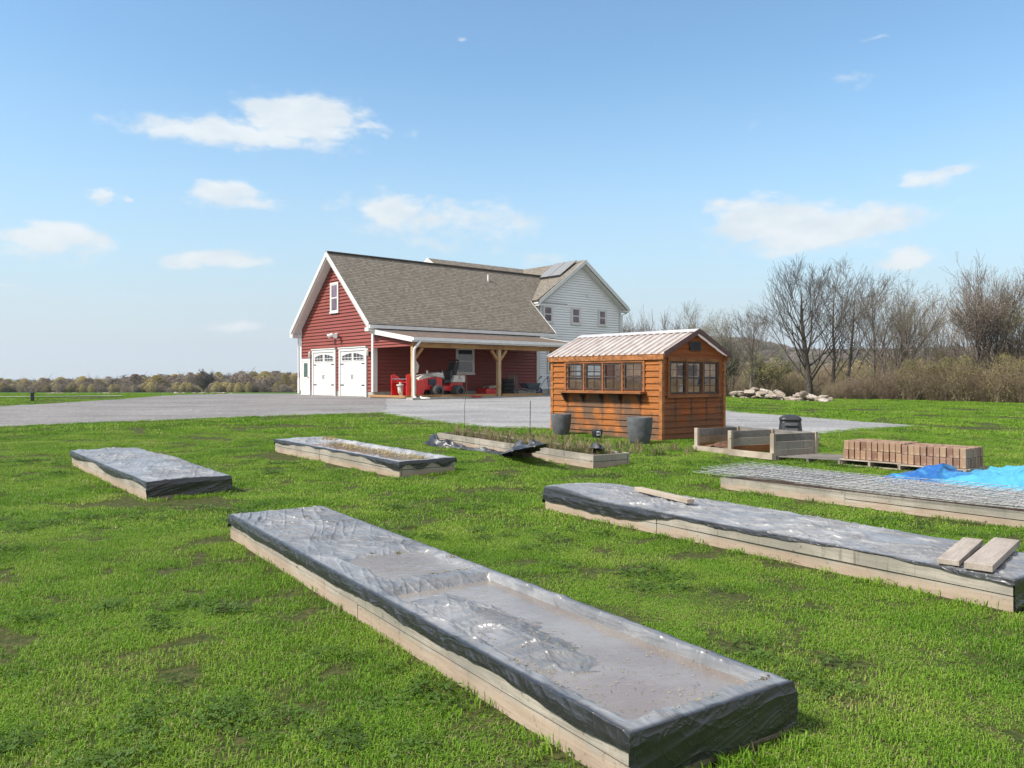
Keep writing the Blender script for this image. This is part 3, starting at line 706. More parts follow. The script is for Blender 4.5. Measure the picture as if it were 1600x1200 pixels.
# wall lanterns and floodlight
for yy in (6.37, .33):
    l = MB(); l.box(-.06, -.02, yy - .05, yy + .05, 2.02, 2.2); wl = l.build('wall_lantern', M['black_metal'], house)
    l = MB(); l.lathe([(0, 1.98), (.05, 2.0), (.065, 2.08), (.065, 2.28), (.02, 2.36), (0, 2.36)], (-.13, yy, 0), 'z', 6); l.build('lamp_shade', M['cream_paint'], wl)
l = MB(); l.box(-.08, -.02, 3.42, 3.62, 3.04, 3.2); fl = l.build('floodlight', M['white_metal'], house)
for yy in (3.3, 3.74):
    l = MB(); l.tube([(-.05, 3.52, 3.12), (-.16, yy, 3.14)], .03, 6); l.tube([(-.14, yy, 3.16), (-.24, yy + (yy - 3.52) * .4, 3.1), (-.34, yy + (yy - 3.52) * .7, 3.04)], [.07, .1, .13], 10); l.build('lamp_head', M['white_metal'], fl)
# small outlet boxes
MB().box(3.95, 4.03, -.06, -.02, 1.15, 1.27).build('outlet_box', M['white_metal'], house)
MB().tube([(8.9, 2.0, gy(2.0) - .1), (8.9, 2.0, gy(2.0) + .0)], .04, 8).build('vent_pipe', M['white_metal'], garage_roof)
sv = MB(); sv.tube([(9.4, 3.0, gy(3.0) - .05), (9.4, 3.0, gy(3.0) + .35)], .055, 8); sv.build('vent_pipe', M['white_metal'], garage_roof)
# ---- white house
WE = 6.25 - BZ; WR = 8.97 - BZ; mx = 15.78
g = MB(); fl_ = lambda z: 12.12 if z < WE + .27 else 12.12 + (z - WE - .27) / (WR - WE - .27) * (mx - 12.12)
fr_ = lambda z: 19.42 if z < WE + .27 else 19.42 - (z - WE - .27) / (WR - WE - .27) * (19.42 - mx)
siding(g, (0, 1.8, 0), (1, 0, 0), (0, -1, 0), lambda z: (10.72 if z < 3.6 else fl_(z)), fr_, .3, WR - .1, .15, .045)
g.quad((12.12, 1.82, .3), (12.12, 7.2, .3), (12.12, 7.2, WE), (12.12, 1.82, WE)); g.quad((19.42, 1.8, .3), (19.42, 11.3, .3), (19.42, 11.3, WE), (19.42, 1.8, WE))
g.quad((19.42, 11.3, .3), (8.4, 11.3, .3), (8.4, 11.3, WE), (19.42, 11.3, WE))
g.quad((10.72, 1.82, 3.6), (12.4, 1.82, 3.6), (12.4, 1.82, 5.2), (10.72, 1.82, 5.2))
g.build('gable_wall', M['white_siding'], house)
g = MB(); siding(g, (8.4, 3.1, 0), (0, 1, 0), (-1, 0, 0), lambda z: max(0, (z - WE) / (WR - WE) * 4.1), lambda z: 8.2 - max(0, (z - WE) / (WR - WE) * 4.1), 3.0, WR - .1, .15, .045); g.build('side_wall', M['white_siding'], house)
MB().box(10.7, 19.72, 1.78, 11.32, -.6, .3).build('foundation', M['concrete'], house)
MB().box(12.3, 12.44, 1.72, 1.75, 4.6, WE).build('corner_board', M['white_paint'], house)
MB().box(19.32, 19.46, 1.72, 1.75, .3, WE).build('corner_board', M['white_paint'], house)
g = MB(); g.slab([(11.76, 1.38, WE), (mx, 1.38, WR), (mx, 7.2, WR), (11.76, 7.2, WE)], .18); g.slab([(mx, 1.38, WR), (19.8, 1.38, WE), (19.8, 7.2, WE), (mx, 7.2, WR)], .18)
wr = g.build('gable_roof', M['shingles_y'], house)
g = MB(); g.slab([(8.05, 2.7, WE), (19.95, 2.7, WE), (19.95, 7.2, WR + .02), (8.05, 7.2, WR + .02)], .18); g.slab([(8.05, 7.2, WR + .02), (19.95, 7.2, WR + .02), (19.95, 11.7, WE), (8.05, 11.7, WE)], .18)
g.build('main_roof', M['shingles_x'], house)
g = MB(); rake(g, 1.378, 11.95, WE, mx, WR, ax='y', h=.26); rake(g, 1.378, mx, WR, 19.82, WE, ax='y', h=.26)
q = MB(); rake(q, 8.048, 2.7, WE, 7.2, WR + .02, h=.26); rake(q, 8.048, 7.2, WR + .02, 11.7, WE, h=.26); q.build('rake_board', M['white_paint'], house)
g.box(11.9, 12.36, 1.36, 1.8, WE - .32, WE - .2).box(19.42, 19.83, 1.36, 1.8, WE - .32, WE - .2)
g.slab([(12.0, 1.4, WE - .3), (mx, 1.4, WR - .3), (mx, 1.8, WR - .3), (12.0, 1.8, WE - .3)], .02); g.slab([(mx, 1.4, WR - .3), (19.78, 1.4, WE - .3), (19.78, 1.8, WE - .3), (mx, 1.8, WR - .3)], .02)
g.build('rake_board', M['white_paint'], house)
MB().box(11.84, 11.95, 1.38, 4.0, WE - .2, WE - .05).build('gutter', M['white_metal'], house)
g = MB(); g.box(19.82, 19.94, 1.38, 7, WE - .2, WE - .05); g.tube([(19.88, 1.5, WE - .15), (19.8, 1.6, WE - .35), (19.54, 1.72, WE - .45), (19.52, 1.72, .4)], .045, 6)
g.build('gutter', M['white_metal'], house)
for (a, b) in ((12.6, 13.4), (14.95, 15.75), (17.35, 18.1)):
    hwin(house, 'y', 1.8, a, b, hz(4.98), hz(6.05) - .0, 'house_glass_purple')
hwin(house, 'y', 1.8, 12.95, 14.15, hz(2.0), hz(3.75))
MB().box(16.3, 16.42, 1.72, 1.78, hz(6.75), hz(6.87)).build('camera_box', M['white_metal'], house)
# solar panels above the wing's left slope
sz = lambda s: WE + (WR - WE) * (s - 11.76) / (mx - 11.76)
for (w0, w1) in ((1.85, 2.8), (2.85, 3.8)):
    p = MB().slab([(14.05, w0, sz(14.05) + .16), (15.5, w0, sz(15.5) + .2), (15.5, w1, sz(15.5) + .2), (14.05, w1, sz(14.05) + .16)], .045).build('solar_panel', M['solar_glass'], house)
    MB().bar((15.3, w0 + .2, sz(15.3)), (15.3, w0 + .2, sz(15.3) + .15), .04, .04, (0, 1, 0)).build('panel_foot', M['black_metal'], p)
    q = MB(); q.bar((14.02, w0, sz(14.02) + .125), (14.02, w1, sz(14.02) + .125), .03, .07); q.build('panel_rail', M['black_metal'], p)

# ================================================================== GARDEN SHED
AS = R(41.5)
SZ = .16; shed = empty('garden_shed', (3.463, 18.5, SZ), AS, 0, 'orange stained timber garden shed with ribbed metal roof and rows of small paned windows', 'shed')
SW, SLn, SHt, SR = 2.5, 3.61, 2.04, 2.57
def wall_pieces(mb, ax, length, z0, z1, holes, nrm_sign, t=.04, course=.148, c=0.0):
    """lap boarding with openings. ax 'y' : wall on plane x=c ; ax 'x': wall on plane y=c."""
    z = z0
    edges = sorted({z0, z1} | {h[2] for h in holes} | {h[3] for h in holes})
    while z < z1 - 1e-4:
        zt = min([z + course - ((z - z0) % course) if ((z - z0) % course) > 1e-4 and course - ((z - z0) % course) > 1e-4 else z + course] + [e for e in edges if e > z + 1e-4])
        zm = (z + zt) / 2; segs = [(0, length)]
        for (a, b, h0, h1) in holes:
            if h0 < zm < h1: segs = [s2 for s1 in segs for s2 in ((s1[0], min(s1[1], a)), (max(s1[0], b), s1[1])) if s2[1] - s2[0] > .001] if True else segs
        for (a, b) in segs:
            f = ((z - z0) % course) / course if ((z - z0) % course) < course - 1e-4 else 0
            p0 = .03 * (1 - f); p1 = .03 * max(0, 1 - (f + (zt - z) / course))
            if ax == 'y':
                o = c; vs = [(o - nrm_sign * -1 * 0 + nrm_sign * (p0), a, z), (o + nrm_sign * p0, b, z), (o + nrm_sign * p1, b, zt), (o + nrm_sign * p1, a, zt),
                             (o - nrm_sign * t, a, z), (o - nrm_sign * t, b, z), (o - nrm_sign * t, b, zt), (o - nrm_sign * t, a, zt)]
            else:
                o = c; vs = [(a, o + nrm_sign * p0, z), (b, o + nrm_sign * p0, z), (b, o + nrm_sign * p1, zt), (a, o + nrm_sign * p1, zt),
                             (a, o - nrm_sign * t, z), (b, o - nrm_sign * t, z), (b, o - nrm_sign * t, zt), (a, o - nrm_sign * t, zt)]
            mb.add(vs, [(0, 1, 2, 3), (7, 6, 5, 4), (0, 4, 5, 1), (3, 2, 6, 7), (0, 3, 7, 4), (1, 5, 6, 2)])
        z = zt
wz0, wz1 = 1.19, 1.84
LW = [(.56 + k * .635, .56 + k * .635 + .56, wz0, wz1) for k in range(4)]
GW = [(.27 + k * .665, .27 + k * .665 + .60, 1.1, 1.86) for k in range(3)]
def pane_set(parent, plane, c, a, b, z0, z1, sgn=-1, fr=.04, nx=2, nz=4, mat='shed_frame'):
    f = MB()
    def bx(u0, u1, d0, d1, v0, v1, mb=f):
        lo, hi = sorted((c + sgn * d0, c + sgn * d1))
        if plane == 'y': mb.box(u0, u1, lo, hi, v0, v1)
        else: mb.box(lo, hi, u0, u1, v0, v1)
    bx(a, a + fr, -.02, .03, z0, z1); bx(b - fr, b, -.02, .03, z0, z1); bx(a + fr, b - fr, -.02, .03, z0, z0 + fr); bx(a + fr, b - fr, -.02, .03, z1 - fr, z1)
    zm = (z0 + z1) / 2; bx(a + fr, b - fr, -.015, .026, zm - .018, zm + .018)
    for k in range(1, nx): u = a + (b - a) * k / nx; bx(u - .006, u + .006, -.004, .012, z0 + fr, zm - .018); bx(u - .006, u + .006, -.004, .012, zm + .018, z1 - fr)
    for k in (1, 3): v = z0 + (z1 - z0) * k / nz; bx(a + fr, b - fr, -.005, .013, v - .006, v + .006)
    w_ = f.build('window', M[mat], parent)
    g_ = MB(); bx(a + fr, b - fr, -.001, .002, z0 + fr, z1 - fr, g_); g_.build('pane', M['shed_glass'], w_)
g = MB(); wall_pieces(g, 'y', SLn, .02, SHt, LW, -1); g.build('side_wall', [M['shed_clad_side']], shed)
g = MB(); wall_pieces(g, 'y', SLn, .02, SHt, [], 1, c=SW); g.build('side_wall', M['shed_clad_side'], shed)
g = MB(); wall_pieces(g, 'x', SW, .02, SHt, GW, -1); 
z = SHt
while z < SR - .02:
    zt = min(z + .148, SR - .01); hw0 = (SR - z) / (SR - SHt) * SW / 2; hw1 = (SR - zt) / (SR - SHt) * SW / 2; c0 = SW / 2
    g.add([(c0 - hw0, -.022, z), (c0 + hw0, -.022, z), (c0 + hw1, 0, zt), (c0 - hw1, 0, zt), (c0 - hw0, .04, z), (c0 + hw0, .04, z), (c0 + hw1, .04, zt), (c0 - hw1, .04, zt)], [(0, 1, 2, 3), (7, 6, 5, 4), (0, 4, 5, 1), (3, 2, 6, 7), (0, 3, 7, 4), (1, 5, 6, 2)]); z = zt
g.build('gable_wall', M['shed_clad_gable'], shed)
g = MB(); wall_pieces(g, 'x', SW, .02, SHt, [(.5, 1.15, 1.45, 1.86), (1.3, 1.95, 1.45, 1.86)], 1, c=SLn); g.quad((0, SLn, SHt), (SW, SLn, SHt), (SW / 2, SLn, SR)); g.build('back_wall', M['shed_clad_gable'], shed)
g = MB()
for (xx, yy) in ((-.035, -.035), (SW - .055, -.035), (-.035, SLn - .055), (SW - .055, SLn - .055)): MB().box(xx, xx + .09, yy, yy + .09, -.02, SHt).build('corner_post', M['shed_trim'], shed)
g = MB(); g.box(SW - .06, SW - .045, .05, SLn - .05, .06, SHt - .02).box(.05, SW - .06, SLn - .06, SLn - .045, .06, 1.44).box(.05, SW - .06, SLn - .06, SLn - .045, 1.87, SHt - .02); g.build('lining', M['shed_inside'], shed)
g = MB(); g.box(.0, SW, 0, SLn, .0, .06); g.build('floor', M['shed_inside'], shed)
g = MB()
for yy in (.3, 1.8, 3.3): g.box(.1, SW + .3 if yy == 3.3 else SW - .1, yy - .07, yy + .07, -.12, .0)
g.build('skid', M['black_plastic'], shed)
for h in LW: pane_set(shed, 'x', 0, h[0], h[1], h[2], h[3])
for h in GW: pane_set(shed, 'y', 0, h[0], h[1], h[2], h[3])
for h in ((.5, 1.15, 1.45, 1.86), (1.3, 1.95, 1.45, 1.86)): pane_set(shed, 'y', SLn, h[0], h[1], h[2], h[3], 1)
g = MB(); g.box(-.05, -.024, .47, .53, 1.14, 1.93).box(-.05, -.024, 3.06, 3.12, 1.14, 1.93).box(-.052, -.024, .53, 3.06, 1.85, 1.93)
g.box(.18, .245, -.05, -.024, 1.02, 1.95).box(2.215, 2.28, -.05, -.024, 1.02, 1.95).box(.245, 2.215, -.052, -.024, 1.87, 1.95).box(.16, 2.3, -.07, -.024, 1.01, 1.08)
for k in range(1, 4): y_ = .5275 + k * .635; g.box(-.047, -.023, y_ - .02, y_ + .02, 1.17, 1.85)
for k in range(1, 3): x_ = .24 + k * .665 - .003; g.box(x_ - .02, x_ + .02, -.047, -.023, 1.08, 1.87)
g.build('window_trim', M['stained_wood'], shed)
g = MB(); g.box(-.26, -.024, .42, 3.2, 1.10, 1.155); sh_ = g.build('outside_shelf', M['stained_wood'], shed, bevel=.004)
for k in range(5):
    y_ = .6 + k * .62; b = MB(); b.add([(-.024, y_ - .025, 1.1), (-.024, y_ + .025, 1.1), (-.2, y_ + .025, 1.1), (-.2, y_ - .025, 1.1), (-.024, y_ - .025, .88), (-.024, y_ + .025, .88), (-.05, y_ + .025, .88), (-.05, y_ - .025, .88)],
        [(0, 1, 2, 3), (4, 7, 6, 5), (0, 4, 5, 1), (1, 5, 6, 2), (2, 6, 7, 3), (3, 7, 4, 0)]); b.build('bracket', M['shed_frame'], sh_)
g = MB(); g.box(1.03, 1.47, -.05, -.022, 2.14, 2.36); vt = g.build('gable_vent', M['shed_frame'], shed)
g = MB()
for k in range(3): g.box(1.06 + k * .133, 1.06 + k * .133 + .11, -.056, -.05, 2.165, 2.335)
g.build('louvre', M['dark_inside'], vt)
# corrugated roof : ribs run from ridge to eave
ov = .085; sl_ = (SR - SHt) / (SW / 2); ze = SHt - sl_ * ov + .03; zr = SR + .05
for side in (0, 1):
    g = MB(); n = 19; y0, y1 = -.14, SLn + .14
    prof = []
    for k in range(n):
        yy = y0 + (y1 - y0) * k / n; d_ = (y1 - y0) / n
        prof += [(yy, 0), (yy + d_ * .66, 0), (yy + d_ * .72, .045), (yy + d_ * .92, .045)]
    prof.append((y1, 0))
    a = -ov if side == 0 else SW + ov
    vs = []
    for (yy, h) in prof: vs += [(a, yy, ze + h), (SW / 2, yy, zr + h)]
    g.add(vs, [(2 * k, 2 * k + 1, 2 * k + 3, 2 * k + 2) for k in range(len(prof) - 1)])
    ro = g.build('roof_panel', M['ribbed_roof'], shed)
g = MB(); g.slab([(SW / 2 - .17, -.15, zr - .17 * sl_ + .045), (SW / 2, -.15, zr + .045), (SW / 2, SLn + .15, zr + .045), (SW / 2 - .17, SLn + .15, zr - .17 * sl_ + .045)], .012)
g.slab([(SW / 2, -.15, zr + .045), (SW / 2 + .17, -.15, zr - .17 * sl_ + .045), (SW / 2 + .17, SLn + .15, zr - .17 * sl_ + .045), (SW / 2, SLn + .15, zr + .045)], .012); g.build('ridge_cap', simple('ridge_metal', (.7, .67, .66), .35, .1, 4, metal=.2), shed)
g = MB(); rake(g, -.14, -ov - .02, ze, SW / 2, zr, ax='y', h=.07, dz=.045); rake(g, -.14, SW / 2, zr, SW + ov + .02, ze, ax='y', h=.07, dz=.045); g.build('rake_trim', M['brown_metal'], shed)
g = MB(); g.box(-ov + .01, -.03, -.1, SLn + .1, ze - .13, ze - .015).box(SW + .03, SW + ov, -.1, SLn + .1, ze - .13, ze - .015); g.build('eave_fascia', M['shed_trim'], shed)
# inside: bench, shelves, leaning poles, hanging things
g = MB(); g.box(.08, .55, .1, 3.4, .92, .96).box(SW - .5, SW - .06, .2, 3.3, .92, .96).box(SW - .35, SW - .06, .3, 3.2, 1.5, 1.53)
for (a, b) in ((.12, .2), (.12, 3.3), (.5, 1.7), (SW - .12, .3), (SW - .4, 1.7), (SW - .12, 3.2)): g.box(a - .03, a + .03, b - .03, b + .03, .06, .92)
g.build('workbench', M['shed_inside'], shed)
g = MB(); random.seed(3)
for k in range(7):
    yy = 1.4 + k * .09 + random.uniform(-.02, .02); g.tube([(1.2 + random.uniform(-.2, .2), yy, .07), (SW - .08, yy + random.uniform(-.15, .15), 1.95)], random.choice([.015, .02, .012]), 6)
tag(g.build('garden_stakes', M['pale_wood']), 'bundle of pale garden stakes leaning inside the timber shed', 'stakes').matrix_world = Matrix.Translation((3.463, 18.5, SZ)) @ Matrix.Rotation(AS, 4, 'Z')
def in_shed(name, mb, mat, loc, label, cat, smooth=False, group=None):
    o = mb.build(name, mat, None, smooth); o.matrix_world = Matrix.Translation((3.463, 18.5, SZ)) @ Matrix.Rotation(AS, 4, 'Z') @ Matrix.Translation(loc); return tag(o, label, cat, group)
in_shed('spray_bottle', MB().lathe([(0, 0), (.05, 0), (.055, .02), (.055, .16), (.02, .22), (.018, .27), (.03, .275), (.03, .3), (0, .3)]), M['white_metal'], (1.05, .22, 1.02), 'white spray bottle behind the middle pane of the shed gable windows', 'bottle', True)
MBb = MB().box(-.16, .16, -.1, .1, 0, .07).box(-.17, .17, -.11, .11, .07, .085)
in_shed('seed_tray', MBb, M['grey_tray'], (.5, .25, 1.0), 'blue grey seed tray on the sill behind the left gable window', 'tray')
in_shed('storage_crate', MB().box(-.2, .2, -.15, .15, 0, .24).box(-.215, .215, -.165, .165, .24, .27), M['rust'], (SW - .3, .9, 1.54), 'dark red crate on the shelf inside the shed', 'crate')
t_ = MB()
for k in range(5): a = k * 1.3; t_.tube([(0, 0, 0), (.05 * math.cos(a), .05 * math.sin(a), -.15), (.1 * math.cos(a), .1 * math.sin(a), -.28 - .05 * (k % 3))], [.008, .03, .012], 6)
t_.tube([(0, 0, 0), (0, 0, .35)], .006, 5)
in_shed('hanging_tools', t_, M['blue_hub'], (1.9, .25, 1.65), 'small dark hanging garden tools in the right gable window of the shed', 'tools')
bk = MB().lathe([(0, 0), (.13, 0), (.17, .26), (.155, .26), (.12, .02), (0, .02)])
in_shed('bucket', bk, M['grey_tray'], (.33, .9, .96), 'grey bucket on the shed bench behind the right side window', 'bucket', True)

# ================================================================== PLANTERS
def pot(name, px, py, rt, h, label, cat='planter', mat='pot_grey'):
    p = G(px, py); r = empty(name, p, 0, 0, label, cat, None)
    prof = [(0, 0), (rt * .68, 0), (rt * .74, .02), (rt * .90, h * .35), (rt * .99, h * .75), (rt, h * .97), (rt * .985, h), (rt * .92, h), (rt * .9, h * .93), (rt * .88, h * .86)]
    MB().lathe(prof, n=40).build('pot', M[mat], r, True); MB().lathe([(rt * .885, h * .87), (rt * .5, h * .9), (0, h * .89)], n=24).build('soil', M['soil'], r, True); return r
pot('planter', 877, 679.5, .25, .52, 'large charcoal planter at the left rear corner of the timber shed')
pot('planter', 999.5, 694, .285, .60, 'large white flecked charcoal planter in front of the shed near its front corner')
sp = pot('nursery_pot', 933, 684.5, .135, .2, 'small black nursery pot with a white label beside the shed wall', 'pot', 'black_plastic')
lb = MB(); lb.add([(.117 * math.cos(a), .117 * math.sin(a), z) for z in (.07, .17) for a in (R(-100), R(-80), R(-60))], [(0, 1, 4, 3), (1, 2, 5, 4)])
for v in range(6): lb.v[v] = (lb.v[v][0] * 1.17, lb.v[v][1] * 1.17, lb.v[v][2])
lb.build('label', M['label_paper'], sp)
tx = MB(); 
for k, a in enumerate((R(-93), R(-84), R(-72))): tx.obox((.1385 * math.cos(a), .1385 * math.sin(a), .12), (0, 0, 1), .05, .018, .003, (math.cos(a), math.sin(a), 0))
tx.build('print', M['text_dark'], sp)

# ================================================================== RAISED BEDS
BEDS = []
def bed_root(cx, cy, ang, L, Wd, t, pitch, label, z):
    r = empty('raised_bed', (cx, cy, z), ang, pitch, label, 'raised bed', 'timber raised garden beds on the lawn'); BEDS.append((cx, cy, ang, L, Wd)); return r
def bed_boards(r, L, Wd, t, seams, seed=0, split=None, wood_='bed_wood'):
    t = t - .009
    rr = random.Random(seed); bt = .038; split = split or t * .5
    for sgn in (-1, 1):
        for (z0, z1, off) in ((-.12, split - .003, 0), (split + .003, t, .0)):
            xs_ = [-L / 2] + list(seams) + [L / 2]
            for a, b in zip(xs_[:-1], xs_[1:]):
                g = MB(); y = sgn * (Wd / 2 - bt / 2) + rr.uniform(-.006, .006); dz = rr.uniform(-.006, .004); n = max(2, int((b - a) / .5)); bow = rr.uniform(-.01, .01)
                vs = []
                for k in range(n + 1):
                    xx = a + .003 + (b - a - .006) * k / n; yy = y + bow * math.sin(math.pi * k / n)
                    vs += [(xx, yy - bt / 2, z0 + dz), (xx, yy + bt / 2, z0 + dz), (xx, yy + bt / 2, z1 + dz), (xx, yy - bt / 2, z1 + dz)]
                fs = [(0, 3, 2, 1), tuple(4 * n + k for k in range(4))] + [(4 * k + q, 4 * k + (q + 1) % 4, 4 * k + 4 + (q + 1) % 4, 4 * k + 4 + q) for k in range(n) for q in range(4)]
                g.add(vs, fs).build('side_board', M[wood_], r)
    for sgn in (-1, 1):
        for (z0, z1) in ((-.12, split - .003), (split + .003, t)):
            MB().box(sgn * (L / 2 - .021) - bt / 2, sgn * (L / 2 - .021) + bt / 2, -Wd / 2 + bt + .012, Wd / 2 - bt - .012, z0, z1 - .003).build('end_board', M[wood_], r)
    for s_ in [-L / 2 + .09] + list(seams) + [L / 2 - .09]:
        for sg in (-1, 1): MB().box(s_ - .04, s_ + .04, min(sg * (Wd / 2 - bt - .045), sg * (Wd / 2 - bt)), max(sg * (Wd / 2 - bt - .045), sg * (Wd / 2 - bt)), -.1, t - .12).build('corner_stake', M['board_end'], r)
def tarp(r_or_none, name, L, Wd, t, skl, skr, sk_far, sk_near, top, mat, nx=200, ny=70, amp=.008, seed=0, off=.012, dust=None, parent=None):
    """sheet draped over a bed. skl/skr: skirt length functions of x; top(x,y)->height offset"""
    m = .26
    def dens(n, half, e):
        a = np.concatenate([np.linspace(-half - e, -half, max(6, int(n * .12)), endpoint=False), np.linspace(-half, half, n), np.linspace(half, half + e, max(6, int(n * .12)))[1:]]); return a
    u = dens(nx, L / 2 + off, m); v = dens(ny, Wd / 2 + off, m)
    U, V = np.meshgrid(u, v, indexing='ij')
    hx, hy = L / 2 + off, Wd / 2 + off
    ox = np.maximum(np.abs(U) - hx, 0) / m; oy = np.maximum(np.abs(V) - hy, 0) / m
    sk_y = np.where(V < 0, skl(U), skr(U)); sk_x = np.where(U < 0, sk_far(V), sk_near(V))
    x = np.clip(U, -hx, hx); y = np.clip(V, -hy, hy)
    dy_ = oy * sk_y; dx_ = ox * sk_x
    drop = np.maximum(dx_, dy_)
    z = t + off * .5 + top(x, y) * (1 - np.minimum(1, (ox + oy) * 8))
    edge = np.minimum(hx - np.abs(x), hy - np.abs(y))
    ins = sst(edge, 0.0, .10)
    wa = fbm(x * 1.1, y * 1.1, seed + 40, 2) * 3.0
    wr = (fbm(x * 3, y * 4, seed, 3) - .5) * 1.2 * amp + (fbm(x * 14, y * 14, seed + 1, 2) - .5) * .15 * amp
    c1 = 1 - np.abs(2 * vnoise(x * 1.6 + y * 2.2 + wa, y * 6.5 - x * 2.5 + wa, seed + 3) - 1); c2 = 1 - np.abs(2 * vnoise(x * 4 - y * 3 + wa * 1.6, y * 9 + x * 3, seed + 4) - 1); c3 = 1 - np.abs(2 * vnoise(x * 13 + wa * 2, y * 5 + x * 4, seed + 6) - 1)
    for (an, sd_) in ((.5, 1), (-.35, 2), (1.1, 3)):
        al_ = x * np.cos(an) + y * np.sin(an); ac_ = -x * np.sin(an) + y * np.cos(an)
        cc = 1 - np.abs(2 * vnoise(al_ * .9 + wa * .3, ac_ * 11 + wa * .5, seed + 200 + sd_) - 1)
        wr = wr + (cc ** 10) * amp * 1.7 * sst(vnoise(x * 1.1 + sd_ * 7, y * 1.6, seed + 220 + sd_), .35, .7)
    wr = wr + (c1 ** 12 * 1.7 + c2 ** 12 * .9 + c3 ** 10 * .25 - .3) * amp * (.2 + 1.5 * vnoise(x * 1.3, y * 2, seed + 50))
    z = z + wr * (.35 + .65 * ins) * (drop == 0)
    rnd = np.exp(-edge / .008) * .005 * (drop == 0); z = z - rnd
    z = z - drop
    puff = (.003 + .016 * ridge(U * 5 + V * 2, drop * 6 + V, seed + 5)) * np.minimum(1, drop / .05) + .007 * (vnoise(U * 9, V * 9, seed + 90) - .4) * np.minimum(1, drop / .1)
    y = y + np.sign(V) * puff * (dy_ > 0); x = x + np.sign(U) * puff * (dx_ > 0)
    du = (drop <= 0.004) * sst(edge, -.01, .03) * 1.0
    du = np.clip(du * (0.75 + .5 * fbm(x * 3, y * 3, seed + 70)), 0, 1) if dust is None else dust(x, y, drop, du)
    F_ = gridfaces(len(u), len(v))
    # drop faces of the skirt corners and cells where the skirt has no length
    keep = np.ones(len(F_), bool)
    V3 = np.stack([x, y, z], -1).reshape(-1, 3)
    a = V3[F_[:, 0]]; b = V3[F_[:, 2]]; keep = np.linalg.norm(a - b, axis=1) > 1e-4
    cor = ((ox > 0) & (oy > 0)).ravel(); keep &= ~(cor[F_].all(axis=1))
    o = npmesh(name, V3, F_[keep], mat, parent, True, {'dust': du.ravel()})
    return o
zero = lambda x, y: 0 * x
def put(o, r):
    o.location = r.location; o.rotation_euler = r.rotation_euler; return o
# --- bed A : nearest, long, water standing on its sheet
LA, WA, TA = 5.98, .955, .235
angA = math.atan2(-.834, .551)
bedA = bed_root(-.793, 5.84, angA, LA, WA, TA, 0, 'long timber raised bed nearest the viewer under a sheet with pools of water', 0.0)
bed_boards(bedA, LA, WA, TA, (.3,), 1, split=.10)
def topA(x, y):
    ex = np.minimum(LA / 2 - np.abs(x), WA / 2 - np.abs(y))
    sag = np.where((y > 0) & (x > .5), sst(WA / 2 - y, .042, .075) * sst(LA / 2 - x, .045, .15) , sst(ex, .045, .15))
    p1 = sst(x, -.62, -.42) * sst(x, .34, .26) * sst(y, -.33, -.18) * .036          # small pool
    p2 = sst(x, .44, .60) * sst(x, LA / 2 - .03, LA / 2 - .2) * .09                 # large pool
    hump = np.exp(-np.abs((x - 1.4) / .85) ** 3 - ((y + .14) / .21) ** 2) * .083 + np.exp(-((x - 2.0) / .35) ** 2 - ((y + .1) / .1) ** 2) * .02
    far_ = -.004 - .020 * np.exp(-((x + 2.35) / .38) ** 2 - (y / .22) ** 2) - .016 * np.exp(-((x + 1.3) / .5) ** 2 - (y / .2) ** 2) + .01 * (fbm(x * 2, y * 3, 5) - .5)
    return sag * (far_ * (x < .5) - p1 - p2) + hump * sst(ex, 0, .06) * sst(x, .5, .8)
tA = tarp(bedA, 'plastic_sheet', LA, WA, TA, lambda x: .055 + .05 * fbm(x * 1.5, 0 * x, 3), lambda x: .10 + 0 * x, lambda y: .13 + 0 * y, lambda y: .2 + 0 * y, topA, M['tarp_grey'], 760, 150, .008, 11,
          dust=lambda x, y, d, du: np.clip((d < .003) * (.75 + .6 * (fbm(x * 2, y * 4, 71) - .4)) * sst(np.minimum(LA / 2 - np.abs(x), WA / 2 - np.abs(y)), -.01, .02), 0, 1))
put(tag(tA, 'grey black plastic sheet stretched over the nearest raised bed and holding rainwater', 'plastic sheet', 'plastic sheets over raised beds'), bedA)
def pool(r, x0, x1, y0, y1, z, name='water'):
    o = MB().quad((x0, y0, z), (x1, y0, z), (x1, y1, z), (x0, y1, z)).build(name, M['muddy_water']); put(o, r); return tag(o, kind='structure')
pool(bedA, .46, LA / 2 - .04, -WA / 2 + .035, WA / 2 - .035, TA - .048)
pool(bedA, -.64, .30, -.33, WA / 2 - .05, TA - .018)
pool(bedA, -2.9, -1.95, -.3, .3, TA - .0125)
# the cross board under the sheet
# leaf litter and clippings lying on the sheet
def litter(name, r, spots, n, mat, label, z0, size=(.004, .02), seed=1):
    rr = random.Random(seed); g = MB()
    for k in range(n):
        sx, sy, sd = rr.choice(spots); x = min(2.93, max(-2.93, rr.gauss(sx, sd * 1.6))); y = min(.44, max(-.44, rr.gauss(sy, sd)))
        a = rr.uniform(0, 6.28); l = rr.uniform(*size); wd = rr.uniform(.002, .006); z = z0(x, y) + rr.uniform(.001, .006)
        dx, dy = math.cos(a) * l, math.sin(a) * l; nx_, ny_ = -math.sin(a) * wd, math.cos(a) * wd
        g.quad((x - dx, y - dy, z), (x + nx_, y + ny_, z + .004), (x + dx, y + dy, z + rr.uniform(0, .006)), (x - nx_, y - ny_, z))
    o = g.build(name, mat); put(o, r); return tag(o, label, 'litter', None, 'stuff')
def surfA(x, y): return max(TA + .006 + float(topA(np.array([x]), np.array([y]))[0]), (TA - .047) if x > .45 else (TA - .012 if x < -1 else TA - .017))
